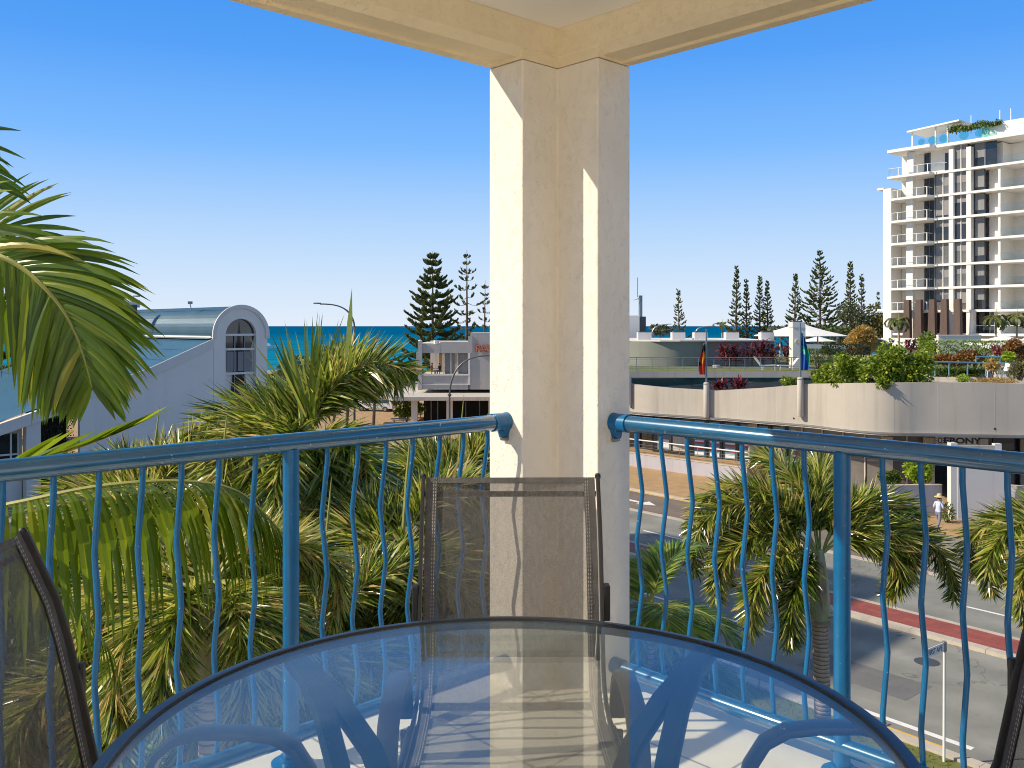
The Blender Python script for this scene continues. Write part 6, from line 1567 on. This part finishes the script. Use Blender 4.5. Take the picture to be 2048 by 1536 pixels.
for px, py, Y, rx, rz, lab in [(690, 722, 74, 2.6, 1.7, 'olive green tree behind the palm rosette, sea showing through'), (745, 738, 78, 1.8, 1.2, 'olive green tree right of the one behind the palm rosette'), (600, 742, 80, 2.4, 1.4, 'olive green tree behind the left fronds of the rosette palm'), (560, 772, 84, 2.4, 1.3, 'olive green tree between the arched building and the rosette palm'), (665, 775, 90, 3.4, 1.4, 'low olive green tree directly behind the rosette palm')]:
    crown_tree('beach_tree', at(px, py, Y), rx, 1.8, rz, 1500, 'olive', lab, .38, .17, .16, 11, 'beach trees behind the rosette palm')
for px, py, Y, rx, rz, lab in [(765, 766, 165, 5.0, 1.6, 'grey coastal bush at the back of the beach, left'), (795, 762, 168, 4.0, 1.9, 'grey coastal bush at the back of the beach, middle one'), (822, 766, 166, 3.4, 1.7, 'grey coastal bush beside the restaurant canopy')]:
    crown_tree('coastal_bush', at(px, py, Y), rx, 2.0, rz, 1100, 'coast', lab, .5, .2, .12, 8, 'coastal bushes at the back of the beach', 'bush', -1.0)
for px, py, rx, rz, lab in [(1560, 664, 3.0, 1.2, 'low coastal bush left of the shade sail'), (1320, 660, 2.2, .8, 'low coastal bush above the curved wall building')]:
    crown_tree('coastal_bush', at(px, py, 150), rx, 2.0, rz, 600, 'coast', lab, .5, .25, .12, 8, 'coastal bushes at the back of the beach', 'bush')
crown_tree('beach_hedge', at(812, 812, 92), 1.9, 1.2, 1.25, 2000, 'shrub', 'rounded green hedge under the restaurant canopy edge', .26, .15, .1, 9, None, 'hedge')
# small palms at the tower foot and on the terrace
for px, py, Y, lab in [(1797, 641, 95, 'small palm in front of the white tower wall, left of the brown columns'), (1992, 636, 95, 'small palm right of the brown columns'), (2034, 632, 96, 'small palm at the right edge before the white tower')]:
    palm(at(px, py, Y), lab, 13, 1.75, .55, .10, 46, False, 'farpalm', .10, 1.7, (-.1, 1.0), .5, .5, 'small_palm', 'small palms at the tower foot', curl=.7, ground=5.2)
palm(at(1444, 652, 100), 'tiny palm crown showing above the roof of the curved building', 9, 1.1, .45, .09, 30, False, 'farpalm', .09, 1.2, (.2, 1.3), .4, .3, 'small_palm', 'small palms at the tower foot', curl=.4, ground=3)

# ------------------------------------------------------------------ people
def figure(loc, face, joints, clothes, label, scale=1.0, extra=None):
    """body grown from a skinned skeleton; joints: name -> (pos, radius, parent, material)"""
    o = thing('person', loc, label, 'person')
    c_, s_ = math.cos(face), math.sin(face)
    def T(p): return V((p[0]*c_-p[1]*s_, p[0]*s_+p[1]*c_, p[2]))*scale
    names = list(joints); me = bpy.data.meshes.new('body')
    me.from_pydata([T(joints[n][0]) for n in names], [(names.index(joints[n][2]), i) for i, n in enumerate(names) if joints[n][2]], [])
    b = bpy.data.objects.new('body', me); COL.objects.link(b)
    b.modifiers.new('skin', 'SKIN'); 
    for i, n in enumerate(names):
        r = joints[n][1]; r = r if isinstance(r, tuple) else (r, r)
        me.skin_vertices[0].data[i].radius = (r[0]*scale, r[1]*scale); me.skin_vertices[0].data[i].use_root = (i == 0)
    sb_ = b.modifiers.new('sub', 'SUBSURF'); sb_.levels = 2; sb_.render_levels = 2
    dg = bpy.context.evaluated_depsgraph_get(); dg.update()
    m2 = bpy.data.meshes.new_from_object(b.evaluated_get(dg)); bpy.data.objects.remove(b)
    m2.polygons.foreach_set('use_smooth', [True]*len(m2.polygons))
    m2.materials.clear(); 
    for k in clothes: m2.materials.append(M[k[0]])
    for p in m2.polygons:
        z = p.center.z/scale; q = p.center
        for i, (k, f) in enumerate(clothes):
            if f(V((q.x*c_+q.y*s_, -q.x*s_+q.y*c_, q.z))/scale): p.material_index = i; break
    bo = bpy.data.objects.new('body', m2); COL.objects.link(bo); bo.parent = o
    return o, T
walk = {'pelvis': ((0, 0, .90), (.15, .11), None), 'waist': ((0, .01, 1.05), (.13, .10), 'pelvis'), 'chest': ((0, -.01, 1.25), (.16, .11), 'waist'), 'neck0': ((0, -.02, 1.40), (.08, .07), 'chest'), 'neck': ((0, -.03, 1.45), .05, 'neck0'), 'head0': ((0, -.05, 1.53), .085, 'neck'), 'head': ((0, -.055, 1.62), .08, 'head0'),
        'shL': ((.18, -.01, 1.36), .06, 'neck0'), 'elL': ((.24, .05, 1.10), .042, 'shL'), 'wrL': ((.22, -.10, .92), .03, 'elL'), 'haL': ((.21, -.15, .86), .032, 'wrL'),
        'shR': ((-.18, -.01, 1.36), .06, 'neck0'), 'elR': ((-.25, -.03, 1.10), .042, 'shR'), 'wrR': ((-.22, -.22, 1.02), .03, 'elR'), 'haR': ((-.20, -.29, 1.03), .032, 'wrR'),
        'hipL': ((.09, 0, .84), .09, 'pelvis'), 'knL': ((.10, -.14, .48), .062, 'hipL'), 'anL': ((.10, -.08, .09), .04, 'knL'), 'toL': ((.10, -.24, .04), .04, 'anL'),
        'hipR': ((-.09, 0, .84), .09, 'pelvis'), 'knR': ((-.10, .06, .47), .062, 'hipR'), 'anR': ((-.10, .26, .12), .04, 'knR'), 'toR': ((-.10, .14, .04), .04, 'anR')}
pp = gnd(1877, 1062, .14)
def hand(parent, T, wrist, tip, side):
    mb = MB(); w = V(wrist); d = (V(tip)-w).normalized(); sd = d.cross(UP).normalized()
    for k in range(4):
        a = V(tip)+sd*((k-1.5)*.016); mb.tube([T(a), T(a+d*(.04+.008*(1.5-abs(k-1.5)))), T(a+d*.06+UP*-.02)], [.008, .0075, .006], 5)
    a = w.lerp(V(tip), .4)+sd*.03*side; mb.tube([T(a), T(a+d*.03+sd*.02*side), T(a+d*.05+sd*.02*side)], [.009, .008, .007], 5)
    mb.build('fingers', M['skin'], parent, True, origin=(0, 0, 0)); 
po_, T = figure(pp, math.radians(115), walk, [('skin', lambda q: q.z > 1.42 or (abs(q.x) > .19 and q.z < 1.16)), ('shirt', lambda q: q.z > .93), ('trousers', lambda q: q.z > .10), ('darkcloth', lambda q: True)], 'person in a wide straw hat and pale blue shirt walking past the planter wall')
ht = MB(); hz = T((0, -.055, 1.66)); ht.lathe(hz, [(.23, -.02), (.225, .0), (.12, .015), (.105, .10), (.08, .135), (.03, .145)], 20); h_ = ht.build('straw_hat', M['straw'], po_, True, origin=(0, 0, 0))
hr_ = MB().ball(T((0, -.03, 1.60)), .088, .088, .085, 12, 8); hr_.build('hair', M['darkcloth'], po_, True, origin=(0, 0, 0))
for nm, w_, t_, s_ in (('L', walk['wrL'][0], walk['haL'][0], 1), ('R', walk['wrR'][0], walk['haR'][0], -1)): hand(po_, T, w_, t_, s_)
fc = MB()
for s_ in (-1, 1): fc.ball(T((s_*.03, -.132, 1.615)), .011, .011, .009, 6, 5); fc.ball(T((s_*.088, -.05, 1.60)), .016, .02, .028, 6, 5)
fc.ball(T((0, -.145, 1.58)), .013, .018, .02, 6, 5); fc.build('face_features', M['skin'], po_, True, origin=(0, 0, 0))
sit = dict(walk)
for n, p, par in (('knL', (.12, -.42, .86), 'hipL'), ('anL', (.12, -.42, .46), 'knL'), ('toL', (.12, -.56, .42), 'anL'), ('knR', (-.12, -.42, .86), 'hipR'), ('anR', (-.12, -.42, .46), 'knR'), ('toR', (-.12, -.56, .42), 'anR'), ('wrL', (.16, -.28, 1.12), 'elL'), ('haL', (.12, -.36, 1.13), 'wrL')):
    sit[n] = (p, walk[n][1], par)
fl = Z9(751.5)
for px, fc_, cl, lab in ((861, 1.2, 'pink', 'person in a coral shirt seated at the open window of the restaurant'), (877, -2.2, 'darkcloth', 'person in dark clothes seated right of the coral shirt at the restaurant window'), (890, 2.0, 'shirt', 'person in a pale top seated nearest the curtains at the restaurant window')):
    loc = V((X9(px), RY+1.5, fl-.42))
    po2, T2 = figure(loc, fc_, sit, [('skin', lambda q: q.z > 1.42 or (abs(q.x) > .19 and q.z < 1.16)), (cl, lambda q: q.z > .93), ('trousers', lambda q: True)], lab, 1.0)
    MB().ball(T2((0, -.03, 1.61)), .09, .09, .085, 12, 8).build('hair', M['darkcloth'], po2, True, origin=(0, 0, 0))
    sc_ = thing('cafe_chair', V((loc.x, loc.y, fl)), 'dark cafe chair under the ' + lab.split(' seated')[0].replace('person in a ', '').replace('person in ', '') + ' diner', 'chair', 'cafe chairs at the restaurant window')
    MB().lathe(V((loc.x, loc.y, fl)), [(.2, 0), (.04, .03), (.04, .38), (.24, .39), (.24, .42)], 12).build('seat', M['darkgrey'], sc_, True, 40)

# ------------------------------------------------------------------ vehicles, tables, boats
def car(x, y, rz, m, label, L=4.4, Hh=1.5, van=False):
    o = thing('parked_car', (x, y, 0), label, 'car', 'vehicles parked by the beach')
    c_, s_ = math.cos(rz), math.sin(rz)
    def T(p): return V((x+p[0]*c_-p[1]*s_, y+p[0]*s_+p[1]*c_, p[2]))
    w = .88
    if van: prof = [(-L/2, .35), (-L/2+.05, 1.0), (-L/2+.1, Hh*.97), (-L/2+.3, Hh), (L/2-1.2, Hh), (L/2-.75, .98), (L/2-.05, .85), (L/2, .35)]
    else: prof = [(-L/2, .35), (-L/2+.02, .85), (-L/2+.45, .95), (-L/2+1.0, Hh), (L/2-2.0, Hh), (L/2-1.15, .95), (L/2-.1, .80), (L/2, .35)]
    mb = MB(); n = len(prof); vs = []
    for s in (-1, 1):
        for (a, b) in prof: vs.append(T((a, s*w*(.86 if b > 1.1 else 1), b)))
    mb.add(vs, [tuple(range(n)), tuple(range(2*n-1, n-1, -1))]+[(i, i+n, (i+1) % n+n, (i+1) % n) for i in range(n)])
    b_ = mb.build('body', M[m], o, bevel=.05)
    gl_ = MB()
    zb, zt = 1.0, Hh-.10; a0, a1 = (prof[2][0]+.35, prof[5][0]-.25)
    for s in (-1, 1):
        q = [T((a0, s*(w+.004), zb)), T((a1, s*(w+.004), zb)), T((prof[4][0]-.05, s*(w*.87+.006), zt)), T((prof[3][0]+.05, s*(w*.87+.006), zt))]; gl_.add(q if s < 0 else q[::-1], [(0, 1, 2, 3)])
    f0, f1 = prof[5], prof[4]; gl_.add([T((f0[0]+.01, -w*.8, f0[1]+.03)), T((f0[0]+.01, w*.8, f0[1]+.03)), T((f1[0]+.05, w*.72, f1[1]-.06)), T((f1[0]+.05, -w*.72, f1[1]-.06))], [(0, 1, 2, 3)])
    gl_.build('window', M['carglass'], o)
    for a in (-L*.31, L*.31):
        for s in (-1, 1):
            wh = MB().tube([T((a, s*(w-.16), .32)), T((a, s*(w+.03), .32))], .32, 16).build('wheel', M['tyre'], o, True, 40)
            MB().tube([T((a, s*(w+.031), .32)), T((a, s*(w+.04), .32))], .19, 10).build('rim', M['galv'], wh)
    for s in (-1, 1): MB().cbox(-.01, .01, 0, .01, 0, .01) and MB().prism([T((L/2-.06, s*.55-.16, .62)), T((L/2-.06, s*.55+.16, .62)), T((L/2-.08, s*.55+.16, .76)), T((L/2-.08, s*.55-.16, .76))], T((.05, 0, 0))-T((0, 0, 0))).build('headlight', M['plastic'], o)
    return o
g = gnd(752, 822); car(g.x, g.y, 2.9, 'carwhite', 'white van parked behind the fronds right of the rosette palm', 4.8, 1.9, True)
g = gnd(716, 812); car(g.x, g.y, 2.9, 'carwhite', 'white car parked further left behind the rosette palm')
g = gnd(784, 782); car(g.x, g.y, 3.0, 'caryellow', 'yellow beach vehicle above the edge of the restaurant canopy', 4.0, 1.7, True)
g = gnd(745, 786); car(g.x, g.y, 3.0, 'carred', 'red vehicle left of the yellow one near the beach', 4.0, 1.6, True)
def picnic(px, py, label):
    g = gnd(px, py); o = thing('picnic_table', g, label, 'table', 'outdoor tables beside the restaurant')
    MB().cbox(g.x-.9, g.x+.9, g.y-.4, g.y+.4, .70, .76).build('top', M['offwhite'], o)
    for s in (-1, 1): MB().cbox(g.x-.9, g.x+.9, g.y+s*.75-.14, g.y+s*.75+.14, .42, .47).build('bench', M['offwhite'], o)
    for s in (-1, 1): MB().cbox(g.x+s*.6-.04, g.x+s*.6+.04, g.y-.7, g.y+.7, .36, .418).build('cross_beam', M['galv'], o); MB().cbox(g.x+s*.6-.04, g.x+s*.6+.04, g.y-.05, g.y+.05, 0, .698).build('leg', M['galv'], o)
picnic(818, 846, 'pale picnic table under the canopy, nearest the post'); picnic(830, 836, 'pale picnic table behind the nearest one, beside the hedge'); picnic(800, 852, 'pale picnic table left of the canopy post, at the edge of the palm')
pb = gnd(795, 862); bx = thing('timber_planter', pb, 'brown timber planter box in front of the picnic tables', 'planter')
MB().cbox(pb.x-1.3, pb.x+.4, pb.y-.5, pb.y+.5, 0, .8).build('box', M['timber'], bx); MB().cbox(pb.x-1.25, pb.x+.35, pb.y-.45, pb.y+.45, .802, .82).build('soil', M['soil'], bx)
def boat(px, py, label, wake):
    Y = (CAMZ-SEA)*F/(py-652); p = at(px, py, Y); o = thing('motor_boat', V((p.x, Y, SEA)), label, 'boat', 'white motor boats on the sea')
    mb = MB(); L = 9
    mb.add([V((p.x-L/2, Y-1.3, SEA+.1)), V((p.x+L/2, Y, SEA+.1)), V((p.x-L/2, Y+1.3, SEA+.1)), V((p.x-L/2, Y-1.6, SEA+1.5)), V((p.x+L/2+1.2, Y, SEA+2.0)), V((p.x-L/2, Y+1.6, SEA+1.5))], [(0, 1, 4, 3), (1, 2, 5, 4), (2, 0, 3, 5), (3, 4, 5), (0, 2, 1)])
    mb.build('hull', M['plastic'], o); MB().prism([V((p.x-2.5, Y-1.0, SEA+1.6)), V((p.x+1.6, Y-1.0, SEA+1.6)), V((p.x+.4, Y-.9, SEA+3.0)), V((p.x-2.3, Y-.9, SEA+3.0))], V((0, 1.9, 0))).build('cabin', M['plastic'], o)
    wk = MB()
    for i in range(60):
        x = p.x-L/2-wake*rnd.random()**1.3; wk.ball(V((x, Y+rnd.gauss(0, 1.2), SEA+.1)), rnd.uniform(.5, 1.6), .7, rnd.uniform(.2, .55), 6, 4)
    tag(wk.build('boat_wake', M['plastic']), kind='stuff')
boat(537, 697, 'white motor boat just right of the arched roof', 14); boat(762, 698, 'white motor boat with a long wake right of the rosette palm', 30)
Y = 300; p = at(614, 712, Y); wsf = thing('sailboard', V((p.x, Y, SEA)), 'tiny sailboard with a white and pink sail behind the palm leaves', 'sailboard')
MB().prism([V((p.x-1.2, Y-.3, SEA+.05)), V((p.x+1.3, Y-.2, SEA+.05)), V((p.x+1.3, Y+.2, SEA+.05)), V((p.x-1.2, Y+.3, SEA+.05))], (0, 0, .2)).build('board', M['plastic'], wsf)
MB().prism([V((p.x-.2, Y, SEA+.8)), V((p.x+1.4, Y, SEA+1.0)), V((p.x+.1, Y, SEA+5.2))], (0, .06, 0)).build('sail', M['plastic'], wsf)
MB().prism([V((p.x-.2, Y-.02, SEA+.8)), V((p.x+1.4, Y-.02, SEA+1.0)), V((p.x+.95, Y-.02, SEA+2.0)), V((p.x-.1, Y-.02, SEA+1.9))], (0, .015, 0)).build('sail_panel', M['pink'], wsf)
# ------------------------------------------------------------------ light, sky, camera
EL = math.radians(36.8)
tosun = V((-.993, -.118, 0)).normalized()*math.cos(EL)+UP*math.sin(EL)
w = bpy.data.worlds.new('World'); S.world = w; w.use_nodes = True
t = w.node_tree; bg = t.nodes['Background']
sky = t.nodes.new('ShaderNodeTexSky'); sky.sky_type = 'NISHITA'; sky.sun_disc = False
sky.sun_elevation = EL; sky.sun_rotation = math.atan2(tosun.x, tosun.y)
sky.altitude = 0; sky.air_density = 1.0; sky.dust_density = 2.2; sky.ozone_density = .6
# clear blue afternoon sky: pale at the horizon, deep blue higher up, blending into the physical sky overhead
bg.inputs[1].default_value = .06
EXPO = .80
tc = t.nodes.new('ShaderNodeTexCoord'); sp = t.nodes.new('ShaderNodeSeparateXYZ'); t.links.new(tc.outputs['Generated'], sp.inputs[0])
rp = t.nodes.new('ShaderNodeValToRGB'); es = rp.color_ramp.elements
mrz = t.nodes.new('ShaderNodeMapRange'); mrz.inputs['From Max'].default_value = .6; t.links.new(sp.outputs['Z'], mrz.inputs['Value']); t.links.new(mrz.outputs[0], rp.inputs[0])
def lin(c): return [((x/255+.055)/1.055)**2.4 if x > 10 else x/255/12.92 for x in c]
SK = [(0, (228, 238, 251)), (.04, (212, 231, 252)), (.10, (184, 217, 253)), (.19, (127, 188, 255)), (.28, (88, 163, 249)), (.36, (66, 148, 240)), (.55, (84, 160, 232))]
while len(es) < len(SK): es.new(.5)
for i, (z, c) in enumerate(SK):
    es[i].position = z/.6; es[i].color = (*lin(c), 1)
sc_ = t.nodes.new('ShaderNodeVectorMath'); sc_.operation = 'SCALE'; sc_.inputs['Scale'].default_value = 1/(2**EXPO)/.06
t.links.new(rp.outputs[0], sc_.inputs[0])
mz = t.nodes.new('ShaderNodeMapRange'); mz.interpolation_type = 'SMOOTHSTEP'; mz.inputs['From Min'].default_value = .50; mz.inputs['From Max'].default_value = .7; t.links.new(sp.outputs['Z'], mz.inputs['Value'])
mxs = t.nodes.new('ShaderNodeMix'); mxs.data_type = 'RGBA'; t.links.new(mz.outputs[0], mxs.inputs['Factor'])
t.links.new(sc_.outputs[0], mxs.inputs['A']); t.links.new(sky.outputs[0], mxs.inputs['B']); t.links.new(mxs.outputs['Result'], bg.inputs[0])
ld = bpy.data.lights.new('sun', 'SUN'); ld.energy = 3.15; ld.angle = math.radians(.53); ld.color = (1, .88, .70)
lo = bpy.data.objects.new('sun', ld); COL.objects.link(lo)
lo.rotation_euler = (-tosun).to_track_quat('-Z', 'Y').to_euler(); lo.location = (-20, -5, 40)
cd = bpy.data.cameras.new('camera'); cd.sensor_width = 36; cd.lens = F/2048*36; cd.shift_y = -116/2048
cd.clip_start = .05; cd.clip_end = 90000
co = bpy.data.objects.new('camera', cd); COL.objects.link(co); co.location = (0, 0, CAMZ); co.rotation_euler = (PI/2, 0, 0)
S.camera = co
S.view_settings.view_transform = 'Standard'; S.view_settings.look = 'None'; S.view_settings.gamma = 1; S.view_settings.exposure = EXPO
S.cycles.filter_width = 1.0; S.cycles.max_bounces = 10; S.cycles.transparent_max_bounces = 24; S.cycles.diffuse_bounces = 5
